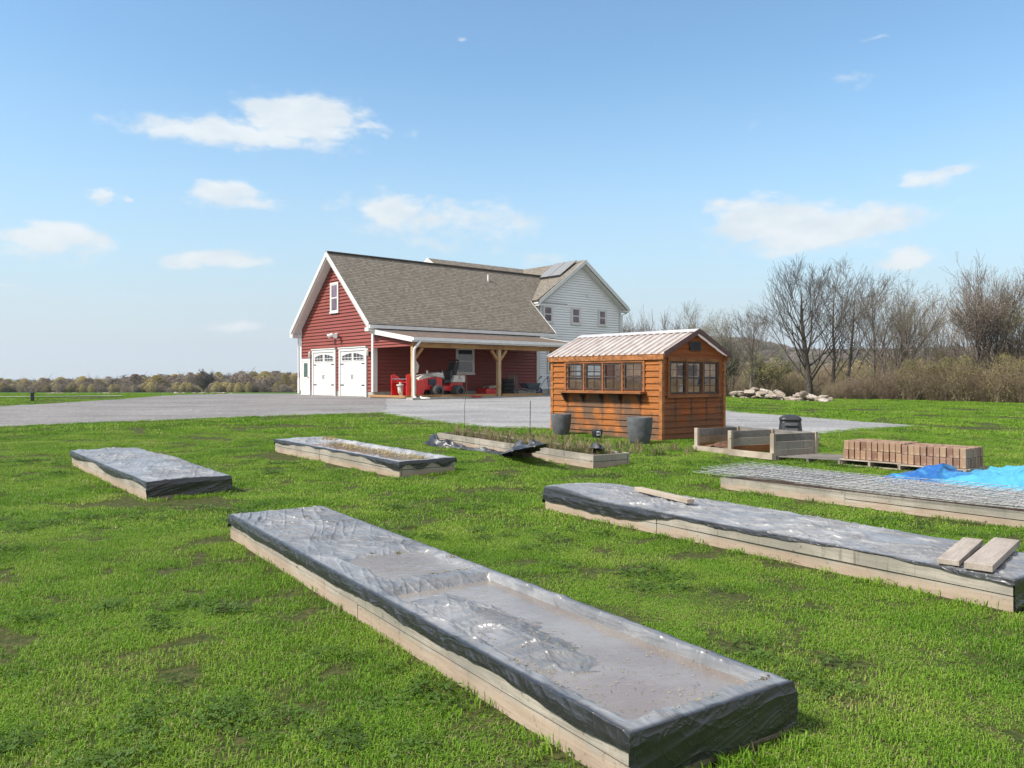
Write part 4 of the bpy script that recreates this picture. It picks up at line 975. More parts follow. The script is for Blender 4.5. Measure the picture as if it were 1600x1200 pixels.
litter('grass_clippings', bedA, [(2.6, .3, .12), (2.85, 0, .12), (2.4, -.2, .15), (2.2, -.36, .04), (1.6, -.34, .04), (2.0, -.05, .08), (1.9, -.1, .1), (2.5, 0, .25), (-.05, .44, .02), (.28, .2, .01), (.28, -.05, .01), (.28, .1, .012), (-.5, .2, .01), (.3, .35, .01)], 700, M['clippings'], 'pale grass clippings scattered on the wet sheet of the nearest bed', surfA, (.003, .008), 4)
litter('dead_leaves', bedA, [(-2.5, .12, .03), (-2.35, .25, .03), (-1.9, .2, .02), (.3, .1, .012), (.28, .3, .01), (2.1, -.38, .03), (-.55, 0, .02), (2.9, .4, .02)], 130, M['leaf_litter'], 'small brown dead leaves on the sheet of the nearest bed', surfA, (.006, .018), 6)

# --- bed B : left back, grey sheet
def bed_px(FL, NL, NR, W_, t, label, seams, z=None, seed=0, Lx=None):
    """bed from the ground pixels of its far-left, near-left and near-right corners"""
    a, b, c = G(*FL), G(*NL), G(*NR); d = (b - a); L = Lx or d.xy.length; ang = math.atan2(d.y, d.x); u = Vector((math.cos(ang), math.sin(ang))); v = Vector((-u.y, u.x))
    cen = a.xy + u * L / 2 + v * W_ / 2; pz = math.atan2(-(b.z - a.z), d.xy.length)
    r = bed_root(cen.x, cen.y, ang, L, W_, t, pz, label, (a.z + b.z) / 2); return r, L
bedB, LB = bed_px((111.5, 727), (230, 783), (358, 769), 1.08, .245, 'timber raised bed at the far left fully wrapped in a grey black sheet', (0,))
bed_boards(bedB, LB, 1.08, .245, (.2,), 2)
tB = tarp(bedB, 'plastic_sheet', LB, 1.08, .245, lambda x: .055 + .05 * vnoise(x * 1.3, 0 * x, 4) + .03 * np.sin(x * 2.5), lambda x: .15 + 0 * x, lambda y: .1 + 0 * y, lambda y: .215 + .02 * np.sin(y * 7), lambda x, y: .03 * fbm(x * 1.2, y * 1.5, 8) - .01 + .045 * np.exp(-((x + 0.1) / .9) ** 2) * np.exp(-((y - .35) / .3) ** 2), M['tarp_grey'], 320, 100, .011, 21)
put(tag(tB, 'crumpled grey sheet wrapped over the far left raised bed, black on its near end', 'plastic sheet', 'plastic sheets over raised beds'), bedB)
# --- bed C : left middle, sheet sagging inside, straw on it
bedC, LC = bed_px((430, 706), (624, 747.5), (725.8, 743), 1.08, .26, 'timber raised bed in the middle with sagging sheet, brown water and blown straw', (0,))
bed_boards(bedC, LC, 1.08, .26, (-.4,), 3)
def topC(x, y):
    ex = np.minimum(LC / 2 - np.abs(x), .54 - np.abs(y)); return -.085 * sst(ex, .045, .22) * sst(x, -LC / 2, -LC / 2 + .5) + .02 * (fbm(x * 2, y * 3, 9) - .5)
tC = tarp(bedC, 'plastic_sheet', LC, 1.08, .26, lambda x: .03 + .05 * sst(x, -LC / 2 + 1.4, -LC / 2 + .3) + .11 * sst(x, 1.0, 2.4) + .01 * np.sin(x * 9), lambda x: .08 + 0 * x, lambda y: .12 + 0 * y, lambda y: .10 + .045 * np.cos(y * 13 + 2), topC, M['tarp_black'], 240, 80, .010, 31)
put(tag(tC, 'grey black sheet sagging into the middle bed, gathered in folds at its near corner', 'plastic sheet', 'plastic sheets over raised beds'), bedC)
pool(bedC, -LC / 2 + .9, LC / 2 - .12, -.40, .36, .26 - .052)
# dry straw clumps lying on the sheet
def clump(name, r, x0, y0, z, L_, n, mat, label, seed, spread=.12, tall=.06, cat='straw'):
    rr = random.Random(seed); g = MB()
    for k in range(n):
        x = x0 + rr.uniform(-L_, L_); y = y0 + rr.gauss(0, spread) + .04 * math.sin(x * 5); a = rr.gauss(.2, .9); l = rr.uniform(.04, .14); h = rr.uniform(.0, tall)
        p = Vector((x, y, z + rr.uniform(0, .02))); d = Vector((math.cos(a), math.sin(a), h / l)) * l; s_ = Vector((-math.sin(a), math.cos(a), 0)) * rr.uniform(.002, .006)
        g.quad(p - s_, p + s_, p + d + Vector((0, 0, -.01)))
    o = g.build(name, mat); put(o, r); return tag(o, label, cat, None, 'stuff')
clump('straw', bedC, .3, .2, .26 - .05, 1.7, 2200, M['straw'], 'golden dry straw blown along the sheet of the middle bed', 2, .09, .07)
clump('straw', bedC, -LC / 2 + .85, .25, .27, .22, 240, M['straw'], 'tuft of pale yellow straw standing at the far end of the middle bed', 5, .06, .12)
# --- bed D : open bed with weeds, crumpled black sheet beside
bedD, LD = bed_px((683, 692), (926.7, 732.5), (973.5, 726.5), .86, .24, 'open timber raised bed full of soil and weeds in front of the shed', (0,))
bed_boards(bedD, LD, .86, .24, (-.9, .9), 4)
xs2 = np.linspace(-LD / 2 + .03, LD / 2 - .03, 90); ys2 = np.linspace(-.385, .385, 20); U, V = np.meshgrid(xs2, ys2, indexing='ij')
npmesh('soil', np.stack([U, V, .175 + .05 * fbm(U * 3, V * 3, 4) + .02 * fbm(U * 14, V * 14, 8)], -1), gridfaces(90, 20), M['soil'], bedD)
# crumpled sheet: a rope of folds from the far left corner, along the side, over the board
def crumple(name, path, width, lift, mat, seed, label, nx=70, ny=26, group='plastic sheets over raised beds'):
    P = [Vector(p) for p in path]; cum = [0]
    for a, b in zip(P[:-1], P[1:]): cum.append(cum[-1] + (b - a).length)
    tt = np.linspace(0, cum[-1], nx); X = np.interp(tt, cum, [p.x for p in P]); Y = np.interp(tt, cum, [p.y for p in P]); Z = np.interp(tt, cum, [p.z for p in P])
    Wd_ = np.interp(np.linspace(0, 1, nx), np.linspace(0, 1, len(width)), width); Lf = np.interp(np.linspace(0, 1, nx), np.linspace(0, 1, len(lift)), lift)
    dX, dY = np.gradient(X), np.gradient(Y); n = np.hypot(dX, dY) + 1e-9; NX, NY = -dY / n, dX / n
    v = np.linspace(-1, 1, ny); T, V = np.meshgrid(tt, v, indexing='ij'); k = lambda a: a[:, None]
    side = V * k(Wd_) * (.75 + .6 * fbm(T * 4, V * 2, seed)); h = k(Lf) * (1 - V ** 2) * ridge(T * 2.2, V * 1.4, seed + 1, 2) * .85 + .05 * ridge(T * 8, V * 4 + T * 3, seed + 2, 2) * (k(Lf) + .1)
    x = k(X) + k(NX) * side + (fbm(T * 7, V * 3, seed + 5) - .5) * .1; y = k(Y) + k(NY) * side + (fbm(T * 7, V * 3, seed + 6) - .5) * .1; z = k(Z) + h + .005
    o = npmesh(name, np.stack([x, y, z], -1), gridfaces(nx, ny), mat, None, True, {'dust': np.clip(fbm(T * 4, V * 3, seed + 8) * 1.8 - .85, 0, .6).ravel()})
    return tag(o, label, 'plastic sheet', group)
wD = lambda px, py, zo=0: G(px, py, zo) + Vector((0, 0, zo))
crumple('plastic_sheet', [wD(672, 692, .05), wD(682, 697, .0), wD(712, 700), wD(745, 704), wD(776, 709), wD(790, 712)], [.16, .2, .12, .14, .1, .12], [.34, .24, .1, .12, .08, .1], M['tarp_black'], 41, 'crumpled black sheet trailing on the grass along the open bed')
crumple('plastic_sheet', [wD(783, 713), wD(800, 712), wD(812, 709, .14), wD(826, 704, .27), wD(840, 700, .36), wD(854, 695, .46)], [.14, .24, .26, .22, .16, .03], [.1, .22, .3, .3, .2, .02], M['tarp_black'], 55, 'heap of black sheet thrown over the side board of the open bed')
crumple('plastic_sheet', [wD(925, 700, .22), wD(933, 702, .3), wD(944, 706, .2)], [.04, .12, .03], [.1, .22, .05], M['tarp_black'], 60, 'small torn end of black sheet on the back board of the open bed', 24, 14)
# --- bed E : right, covered, planks on top
angE = math.atan2(-.822, .569)
LE, WE_, TE = 5.32, 1.0, .225
uE = Vector((.569, -.822)); vE = Vector((.822, .569)); aE = G(852, 796); cE = aE.xy + uE * LE / 2 + vE * WE_ / 2
bedE = bed_root(cE.x, cE.y, angE, LE, WE_, TE, 0, 'long timber raised bed on the right under a pale sheet with planks on it', 0)
bed_boards(bedE, LE, WE_, TE, (-.75,), 5)
def topE(x, y):
    return .075 * np.exp(-((x + LE / 2 - .3) / .5) ** 2) * (.3 + .7 * sst(y, .6, -.3)) + .045 * np.exp(-((x) / 1.8) ** 2 - ((y - .1) / .4) ** 2) + .02 * (fbm(x * 1.3, y * 2, 14) - .5)
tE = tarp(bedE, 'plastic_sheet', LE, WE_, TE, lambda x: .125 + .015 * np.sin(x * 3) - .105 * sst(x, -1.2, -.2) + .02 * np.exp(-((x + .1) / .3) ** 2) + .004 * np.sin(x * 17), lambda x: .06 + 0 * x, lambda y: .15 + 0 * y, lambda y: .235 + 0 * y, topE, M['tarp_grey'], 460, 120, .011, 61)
put(tag(tE, 'pale grey sheet over the right hand raised bed, weighed down with planks', 'plastic sheet', 'plastic sheets over raised beds'), bedE)
def plank(name, a, b, wd, th, label, mat='pale_wood', group=None):
    a = Vector(a); b = Vector(b); L = (b - a).length; g = MB().box(-L / 2, L / 2, -wd / 2, wd / 2, 0, th); o = g.build(name, M[mat], None, False, .004)
    d = b - a; o.location = (a + b) / 2; o.rotation_euler = (0, -math.asin(d.z / L), math.atan2(d.y, d.x)); return tag(o, label, 'plank', group)
def onE(x, y, z): p = cE + uE * x + vE * y; return Vector((p.x, p.y, z))
plank('plank', onE(-1.73, .17, TE + .06), onE(-.62, -.13, TE + .075), .09, .045, 'narrow pale plank lying along the sheet of the right hand bed')
plank('plank', onE(LE / 2 - .44, -.5, TE + .02), onE(LE / 2 - .70, .42, TE + .03), .145, .04, 'thinner rough plank across the right hand bed, left of two at its near end', 'worn_plank', 'planks across the right hand bed')
plank('plank', onE(LE / 2 - .23, -.5, TE + .02), onE(LE / 2 - .50, .55, TE + .035), .18, .05, 'wider rough plank across the right hand bed, right of two at its near end', 'worn_plank', 'planks across the right hand bed')
# --- bed F : far right with welded mesh panels
fF, nF = G(1125.8, 763.4), G(1600, 828); dF = (nF - fF).xy.normalized(); LF = 5.6
cF = fF.xy + dF * LF / 2 + Vector((-dF.y, dF.x)) * .5; angF = math.atan2(dF.y, dF.x)
bedF = bed_root(cF.x, cF.y, angF, LF, 1.0, .21, 0, 'timber raised bed on the far right stacked with galvanised wire mesh panels', float(gz(cF.x, cF.y)))
bed_boards(bedF, LF, 1.0, .19, (-.9, 1.2), 6)
MB().box(-LF / 2 + .03, LF / 2 - .03, -.455, .455, .0, .13).build('soil', M['soil'], bedF)
rr = random.Random(5)
for k in range(7):
    L_ = 4.9; W_ = 1.27; nx, ny = 33, 8
    g = MB(); x0, y0 = -.38 + rr.uniform(-.2, .12), .13 + rr.uniform(-.08, .08); rot = rr.uniform(-.012, .012)
    if k in (0, 1): x0 += 1.2; y0 += .02
    if k >= 2: L_ = 4.9 - .3 * (k % 2); x0 -= .25
    z0 = .205 + k * .011; nx = int(L_ / .1525) + 1
    if k in (0, 1): nx = 14; 
    sg = lambda x: .012 * math.sin(x * 1.7 + k)
    def P(i, j):
        x = -L_ / 2 + L_ * i / (nx - 1); y = -W_ / 2 + W_ * j / (ny - 1); return (x0 + x * math.cos(rot) - y * math.sin(rot), y0 + y * math.cos(rot) + x * math.sin(rot), z0 + sg(x) + .004 * math.sin(j * 2 + k))
    for j in range(ny): g.tube([P(i, j) for i in range(0, nx, 3)] + [P(nx - 1, j)], .0036, 4, False)
    for i in range(nx): p, q = P(i, 0), P(i, ny - 1); g.tube([(p[0], p[1], p[2] + .006), (q[0], q[1], q[2] + .006)], .0036, 4, False)
    o = g.build('mesh_panel', M['galv_wire']); put(o, bedF)
    tag(o, 'grey wire mesh panel on the far right bed, %s of the stack' % ('bottommost', 'second from the bottom', 'third from the bottom', 'fourth from the bottom', 'third from the top', 'second from the top', 'topmost')[k], 'wire mesh', 'welded mesh panels stacked on the bed')

# ================================================================== BLUE TARP
def bluet():
    a = G(1352, 752); n = 150; m_ = 70
    u = np.linspace(0, 1, n); v = np.linspace(0, 1, m_); U, V = np.meshgrid(u, v, indexing='ij')
    p0, p1 = G(1350, 753), G(1660, 787); q0, q1 = G(1440, 738), G(1700, 752)
    X = (p0.x * (1 - U) + p1.x * U) * (1 - V) + (q0.x * (1 - U) + q1.x * U) * V; Y = (p0.y * (1 - U) + p1.y * U) * (1 - V) + (q0.y * (1 - U) + q1.y * U) * V
    X = X + (fbm(U * 9, V * 5, 5) - .5) * .3; Y = Y + (fbm(U * 9, V * 5, 6) - .5) * .3
    e = np.minimum(np.minimum(U, 1 - U) * 5, np.minimum(V, 1 - V) * 3); e = np.clip(e, 0, 1) ** .7
    H = .10 * ridge(U * 6, V * 3, 3) * sst(U, .8, .4) + .05 * ridge(U * 14, V * 7, 9) * sst(U, .9, .4) + .22 * sst(U, .42, .8) * np.sin(np.clip(V, 0, 1) * np.pi) ** .7 + .13 * np.exp(-((U - .22) / .1) ** 2 - ((V - .6) / .3) ** 2) + .10 * ridge(U * 9 + V * 2, V * 4 - U * 3, 21, 3) * sst(U, .3, .6) + .02 * fbm(U * 50, V * 30, 4)
    Z = gz(X, Y) + .02 + H * e
    dn = .3 + sst(U, .35, .6) * .6 + .3 * ridge(U * 5, V * 2, 12)
    o = npmesh('blue_tarpaulin', np.stack([X, Y, Z], -1), gridfaces(n, m_), M['blue_tarp'], None, True, {'dust': np.clip(dn, 0, 1).ravel()})
    tag(o, 'crumpled bright blue tarpaulin spread behind the mesh covered bed', 'tarpaulin')
bluet()

# ================================================================== BRICKS ON PALLETS
bf, bn = G(1316, 727), G(1489, 745); dB = (bn - bf).xy.normalized(); vB = Vector((-dB.y, dB.x)); angB = math.atan2(dB.y, dB.x)
def pallet(name, loc, ang, L, Wd, label, z=0, ry=0, nb=7, mat='pale_wood', rnd_=0):
    r = empty(name, loc, ang, ry, label, 'pallet', None)
    g = MB()
    for k in range(nb): y = -Wd / 2 + .04 + (Wd - .08) * k / (nb - 1); g.box(-L / 2, L / 2, y - .04, y + .04, .095, .113)
    g.build('deck_boards', M[mat], r)
    g = MB()
    for k in range(3): x = -L / 2 + .03 + (L - .06) * k / 2; g.box(x - .02, x + .02, -Wd / 2, Wd / 2, .018, .093)
    g.build('stringers', M[mat], r)
    g = MB()
    for k in range(3): y = -Wd / 2 + .05 + (Wd - .1) * k / 2; g.box(-L / 2, L / 2, y - .045, y + .045, .0, .016)
    g.build('base_boards', M[mat], r); return r
brick_proto = None
gb = MB().box(-.044, .044, -.046, .046, 0, .158)
for P_ in range(2):
    base = bf.xy + dB * (.5 + P_ * 1.02) + vB * .42; zg = float(gz(base.x, base.y))
    pallet('pallet', (base.x, base.y, zg), angB, 1.08, .9, ('timber pallet under the left stack of bricks', 'timber pallet under the right stack of bricks next to the blue tarpaulin')[P_])
    nxb, nyb = 10, 7
    for lay in range(2):
        for i in range(nxb):
            for j in range(nyb):
                if lay == 0 and not (i in (0, nxb - 1) or j in (0, nyb - 1)): continue
                if lay == 0 and j == nyb - 1 and 0 < i < nxb - 1: continue
                if brick_proto is None:
                    o = gb.build('brick', M['brick'], None, False, .005); brick_proto = o
                else: o = brick_proto.copy(); COL.objects.link(o)
                tag(o, 'tan brown paving brick standing on end in the %s layer of the %s pallet stack' % (('bottom', 'top')[lay], ('left', 'right')[P_]), 'brick', '%s layer of bricks on the %s pallet' % (('bottom', 'top')[lay], ('left', 'right')[P_]))
                lx = -.46 + i * .102 + rr.uniform(-.005, .005); ly = -.31 + j * .103 + rr.uniform(-.006, .006)
                p = base + dB * lx + vB * ly; o.location = (p.x, p.y, zg + .115 + lay * .162 + rr.uniform(-.002, .003)); o.rotation_euler = (rr.uniform(-.02, .02), rr.uniform(-.02, .02), angB + rr.uniform(-.06, .06))
p = G(1276, 723); pallet('pallet', (p.x + .1, p.y + .35, p.z - .02), angB + .25, 1.15, 1.0, 'weathered empty pallet lying flat left of the brick stacks', nb=6, mat='grey_wood')

# ================================================================== COMPOST BAYS
fl0, fr0 = G(1089, 703.5), G(1208, 720); dC = (fr0 - fl0).xy; LCb = dC.length; dC.normalize(); angC = math.atan2(dC.y, dC.x)
comp = empty('compost_bays', fl0, angC, 0, 'low weathered timber compost bays with two open bins right of the shed', 'compost bin')
DC = 1.15; HC = .45
for k, xx in enumerate((0, LCb * .47, LCb)):
    for q in range(3):
        g = MB().box(xx - .02, xx + .02, .03, DC, q * .15 + .004, q * .15 + .146); g.build('divider_board', M[('stained_wood', 'bed_wood', 'grey_wood')[q] if k < 2 else ('bed_wood', 'bed_wood', 'grey_wood')[q]] if not (k == 0 and q == 1) else M['board_end'], comp)
    for yy in (.0, DC):
        MB().box(xx - .045, xx + .045, yy - .03, yy + .03, -.1, HC + .01).build('post', M['pale_wood'], comp)
for q in range(3): MB().box(.0, LCb, DC + .032, DC + .07, q * .15 + .004, q * .15 + .146).build('back_board', M[('pale_wood', 'pale_wood', 'grey_wood')[q]], comp)
MB().box(-.05, LCb + .04, -.07, -.032, -.02, .10).build('front_board', M['pale_wood'], comp)
xs2 = np.linspace(.02, LCb * .47 - .02, 30); ys2 = np.linspace(0, DC, 30); U, V = np.meshgrid(xs2, ys2, indexing='ij')
o = npmesh('compost', np.stack([U, V, .04 + .14 * np.exp(-((U - .5) / .35) ** 2 - ((V - .4) / .4) ** 2) + .06 * fbm(U * 9, V * 9, 3)], -1), gridfaces(30, 30), simple('compost_soil', (.2, .095, .05), .95, .4, 14, bmp=.9))
o.location = comp.location; o.rotation_euler = comp.rotation_euler; tag(o, 'reddish brown compost heap in the left open bin', 'compost', None, 'stuff')
# black plastic composter
p = at(1235, 17.6); r = empty('plastic_composter', p, R(-14), 0, 'black plastic composter with ribbed front standing behind the compost bays', 'composter')
def rsq(hw, z, n=36, pw=5):
    out = []
    for k in range(n):
        a = 2 * math.pi * k / n; c, s_ = math.cos(a), math.sin(a); q = (abs(c) ** pw + abs(s_) ** pw) ** (-1 / pw); out.append((hw * q * c, hw * q * s_, z))
    return out
def loft(mb, rings):
    n = len(rings[0]); vs = [v for r_ in rings for v in r_]
    mb.add(vs, [(i * n + k, i * n + (k + 1) % n, (i + 1) * n + (k + 1) % n, (i + 1) * n + k) for i in range(len(rings) - 1) for k in range(n)] + [tuple(range(n)), tuple((len(rings) - 1) * n + k for k in range(n))])
g = MB(); loft(g, [rsq(.30, 0), rsq(.31, .05), rsq(.285, .35), rsq(.26, .56), rsq(.25, .6)]); g.build('body', M['black_plastic'], r, True)
g = MB(); loft(g, [rsq(.27, .6), rsq(.275, .63), rsq(.25, .68), rsq(.16, .73), rsq(.05, .745)]); g.build('lid', M['black_plastic'], r, True)
g = MB()
for k in range(4): g.box(-.16, .16, -.315, -.27 + k * .012, .1 + k * .125, .165 + k * .125)
g.build('rib', M['pot_grey'], r, bevel=.015)
r.scale = (.84, .84, .9)
# plank box behind and wire heap
a, b = G(1247, 697), G(1283, 703)
bx = empty('timber_frame', (a + b) / 2 + Vector((0, .5, 0)), math.atan2((b - a).y, (b - a).x), 0, 'dark sided plank box with pale top board behind the compost bays', 'box')
MB().box(-.42, .42, -.18, .18, .20, .245).build('top_board', M['pale_wood'], bx)
MB().box(-.4, .4, -.16, -.13, 0, .2).box(-.4, .4, .13, .16, 0, .2).box(.36, .4, -.13, .13, 0, .2).build('side_board', M['board_end'], bx)
rr = random.Random(9); g = MB(); c = G(1256, 706)
for k in range(26):
    a0 = rr.uniform(0, 6.28); q = rr.uniform(.08, .25); g.tube([(q * math.cos(a0 + t * .9) + rr.uniform(-.02, .02), q * .7 * math.sin(a0 + t * .9), .03 + .1 * rr.random() + .05 * math.sin(t * 1.3 + k)) for t in range(8)], .003, 4, False)
o = g.build('wire_coil', M['galv_wire']); o.location = c; tag(o, 'tangled coil of thin grey wire on the grass by the plank box', 'wire')

# ================================================================== UNDER THE PORCH
def hl(s, w_, z=0.06): v = HW(s, w_); return Vector((v.x, v.y, BZ + z))
# compact tractor : local +X forward, +Y towards the viewer
tr = empty('compact_tractor', hl(2.14, -2.55, .06), AU + math.pi, 0, 'small red and cream articulated tractor with snow blower parked under the porch', 'tractor')
def cyl(mb, c, r_, w_, n=24): mb.lathe([(0, -w_ / 2), (r_ * .8, -w_ / 2), (r_, -w_ / 2 + .03), (r_, w_ / 2 - .03), (r_ * .8, w_ / 2), (r_ * .55, w_ / 2), (r_ * .5, w_ / 2 - .05), (0, w_ / 2 - .05)], c, 'y', n)
for (xx, yys) in ((.6, (.36, .60, -.36, -.60)), (-.6, (.36, .60, -.36, -.60))):
    for yy in yys:
        g = MB(); rr_ = .27; sg = 1 if yy > 0 else -1
        g.lathe([(rr_ * .5, -.1), (rr_ * .9, -.105), (rr_, -.07), (rr_, .07), (rr_ * .9, .105), (rr_ * .5, .1)], (0, 0, 0), 'y', 28)
        for k in range(18):
            a = k * math.pi / 9; g.obox((rr_ * math.cos(a), .0, rr_ * math.sin(a)), (-math.sin(a) * .4, .9, math.cos(a) * .4), .19, .028, .02, (math.cos(a), 0, math.sin(a)))
        wo = g.build('wheel', M['dusty_rubber'], tr); wo.location = (xx, yy, rr_)
        g = MB(); g.lathe([(rr_ * .52, -.08 * sg), (rr_ * .5, .02 * sg), (rr_ * .2, .03 * sg), (rr_ * .18, .07 * sg), (0, .07 * sg)], (0, 0, 0), 'y', 20); g.build('rim', M['black_metal'], wo)
def prism(mb, prof, y0, y1):
    n = len(prof); mb.add([(x, y0, z) for x, z in prof] + [(x, y1, z) for x, z in prof], [tuple(range(n)), tuple(range(2 * n - 1, n - 1, -1))] + [(k, (k + 1) % n, n + (k + 1) % n, n + k) for k in range(n)])
g = MB(); prism(g, [(1.5, .35), (1.5, .85), (1.25, .88), (.75, .98), (.3, .95), (.15, .8), (.15, .5), (.4, .4), (.8, .3)], -.3, .3); g.build('front_body', M['red_paint'], tr, bevel=.03)
g = MB(); prism(g, [(1.5, .86), (1.3, .98), (.45, 1.13), (.12, 1.1), (.1, .85), (.3, .9), (.55, .93), (1.0, .88), (1.3, .8), (1.5, .76)], -.34, .34); hood = g.build('hood', M['cream_paint'], tr, bevel=.02)
g = MB(); prism(g, [(.95, .55), (.95, .82), (.6, .84), (.5, .7), (.6, .55)], -.345, .345); g.build('grille', M['text_dark'], tr)
g = MB(); prism(g, [(.15, .3), (.15, .5), (-.3, .5), (-.35, .66), (-1.0, .68), (-1.05, .45), (-.85, .3), (-.4, .25)], -.3, .3); g.build('rear_body', M['red_paint'], tr, bevel=.02)
g = MB(); prism(g, [(-.35, .67), (-.48, 1.0), (-1.08, 1.0), (-1.08, .67)], -.42, .42); rc = g.build('engine_cover', M['cream_paint'], tr, bevel=.02)
g = MB(); g.add([(-.66, .432, .80), (-.93, .432, .88), (-.70, .432, .86), (-.80, .432, .93)], [(0, 1, 2), (0, 2, 3)]); g.build('emblem', M['logo_purple'], rc)
g = MB(); prism(g, [(.05, .62), (.0, .78), (-.32, .8), (-.38, 1.25), (-.5, 1.25), (-.48, .72), (-.3, .62)], -.24, .24); g.build('seat', M['black_plastic'], tr, bevel=.03)
g = MB()
for yy in (-.34, .34): g.tube([(-.55, yy, .65), (-.6, yy, 1.1), (-.72, yy, 1.7), (-.66, yy, 1.73)], .035, 8)
g.tube([(-.72, -.34, 1.7), (-.72, .34, 1.7)], .035, 8); g.build('roll_bar', M['black_metal'], tr, True)
g = MB(); prism(g, [(-.52, 1.25), (-.66, 1.62), (-.9, 1.6), (-.85, 1.3), (-.7, 1.05), (-.55, 1.02)], -.22, .22); g.build('backrest_pack', M['black_plastic'], tr, bevel=.03)
g = MB(); g.tube([(.22, 0, 1.0), (.02, 0, 1.18)], .025, 8); g.tube([(.02 + .05 * math.cos(k * .785), .17 * math.sin(k * .785), 1.19 + .12 * math.cos(k * .785)) for k in range(9)], .016, 6); g.build('steering_wheel', M['black_plastic'], tr, True)
g = MB(); g.lathe([(0, 1.13), (.05, 1.13), (.05, 1.3), (.04, 1.31), (0, 1.31)], (.95, .2, -.1)); g.build('cap', M['cream_paint'], tr)
def wtext(body, size, mat, parent, loc, rot, name='lettering'):
    cu = bpy.data.curves.new(name, 'FONT'); cu.body = body; cu.size = size; cu.align_x = 'CENTER'; cu.align_y = 'CENTER'; cu.extrude = .002
    tmp = bpy.data.objects.new(name, cu); COL.objects.link(tmp); bpy.context.view_layer.update()
    me = bpy.data.meshes.new_from_object(tmp.evaluated_get(bpy.context.evaluated_depsgraph_get())); COL.objects.unlink(tmp); bpy.data.objects.remove(tmp)
    me.materials.append(mat) if not me.materials else None; me.materials.clear(); me.materials.append(mat)
    o = bpy.data.objects.new(name, me); COL.objects.link(o); o.parent = parent; o.location = loc; o.rotation_euler = rot; return o
wtext('VENTRAC', .17, M['text_dark'], hood, (.86, .346, .96), (R(90), R(10), R(180)))
# snow blower
g = MB()
for yy in (-.62, .62): prism(g, [(2.34, .0), (2.36, 1.0), (2.2, 1.05), (1.62, .7), (1.6, .05)], yy - .02, yy + .02)
prism(g, [(1.62, .05), (1.64, .7), (1.68, .7), (1.66, .05)], -.6, .6); g.box(1.62, 2.36, -.6, .6, .0, .03); g.box(1.65, 2.2, -.6, .6, .66, .69)
sb = g.build('snow_blower', M['red_paint'], tr)
g = MB(); g.tube([(2.3, -.6, .82), (2.3, .6, .82)], .025, 8); g.tube([(2.05, -.6, .33), (2.05, .6, .33)], .04, 8)
g.build('auger_shaft', M['steel'], sb)
g = MB()
for sgn in (-1, 1):
    n = 40; vs = []
    for k in range(n + 1):
        a = k / n * 4 * math.pi * sgn; y = sgn * (.08 + .5 * k / n); vs += [(2.05 + .05 * math.cos(a), y, .33 + .05 * math.sin(a)), (2.05 + .25 * math.cos(a), y, .33 + .25 * math.sin(a))]
    g.add(vs, [(2 * k, 2 * k + 1, 2 * k + 3, 2 * k + 2) for k in range(n)])
g.build('auger', M['red_paint'], sb)
g = MB(); g.lathe([(0, 0), (.09, .02), (.12, .12), (.12, .3), (.18, .34), (.18, .4), (.05, .42), (.05, .5), (0, .5)], (2.26, 0, .18), 'z', 16); prism(g, [(2.2, .05), (2.3, .2), (2.34, .55), (2.2, .6)], -.13, .13); g.build('gearbox', M['cream_paint'], sb)
g = MB(); g.tube([(1.55, .0, .7), (1.52, .0, 1.1), (1.45, .05, 1.35)], [.1, .1, .1], 10); prism(g, [(1.42, 1.1), (1.36, 1.45), (1.5, 1.65), (1.62, 1.6), (1.58, 1.1)], -.12, .16); g.build('chute', M['cream_paint'], sb)
g = MB(); prism(g, [(1.66, .1), (1.64, .75), (1.35, .8), (1.2, .5), (1.3, .1)], -.45, .45); g.build('mount', M['red_paint'], tr, bevel=.02)
# tyres stacked
base = hl(7.0, -1.6, .06); tp = None
for k in range(4):
    g = MB()
    if tp is None:
        g.lathe([(.17, -.08), (.19, -.1), (.29, -.105), (.33, -.07), (.335, 0), (.33, .07), (.29, .105), (.19, .1), (.17, .08)], n=40); tp = g.build('tyre', M['rubber'], None, True); o = tp
    else: o = tp.copy(); COL.objects.link(o)
    o.location = base + Vector((rr.uniform(-.015, .015), rr.uniform(-.015, .015), .105 + k * .211)); o.rotation_euler = (0, 0, k * 1.1)
    tag(o, ('black tyre at the bottom of the porch stack', 'black tyre second from the bottom of the porch stack', 'black tyre third from the bottom of the porch stack', 'black tyre topmost of the porch stack')[k], 'tyre', 'tyres stacked under the porch')
# boards leaning behind the tyres
g = 0
for k in range(4):
    a = hl(7.55 + k * .13, -1.35, .1); b = hl(7.35 + k * .17 + .15, -1.1, 1.15 - .06 * (k % 2)); o = plank('fence_picket', a, b, .075, .02, ('leftmost weathered picket leaning by the tyres', 'second weathered picket leaning by the tyres', 'third weathered picket leaning by the tyres', 'rightmost weathered picket leaning by the tyres')[k], 'grey_wood', 'pickets leaning beside the tyres')
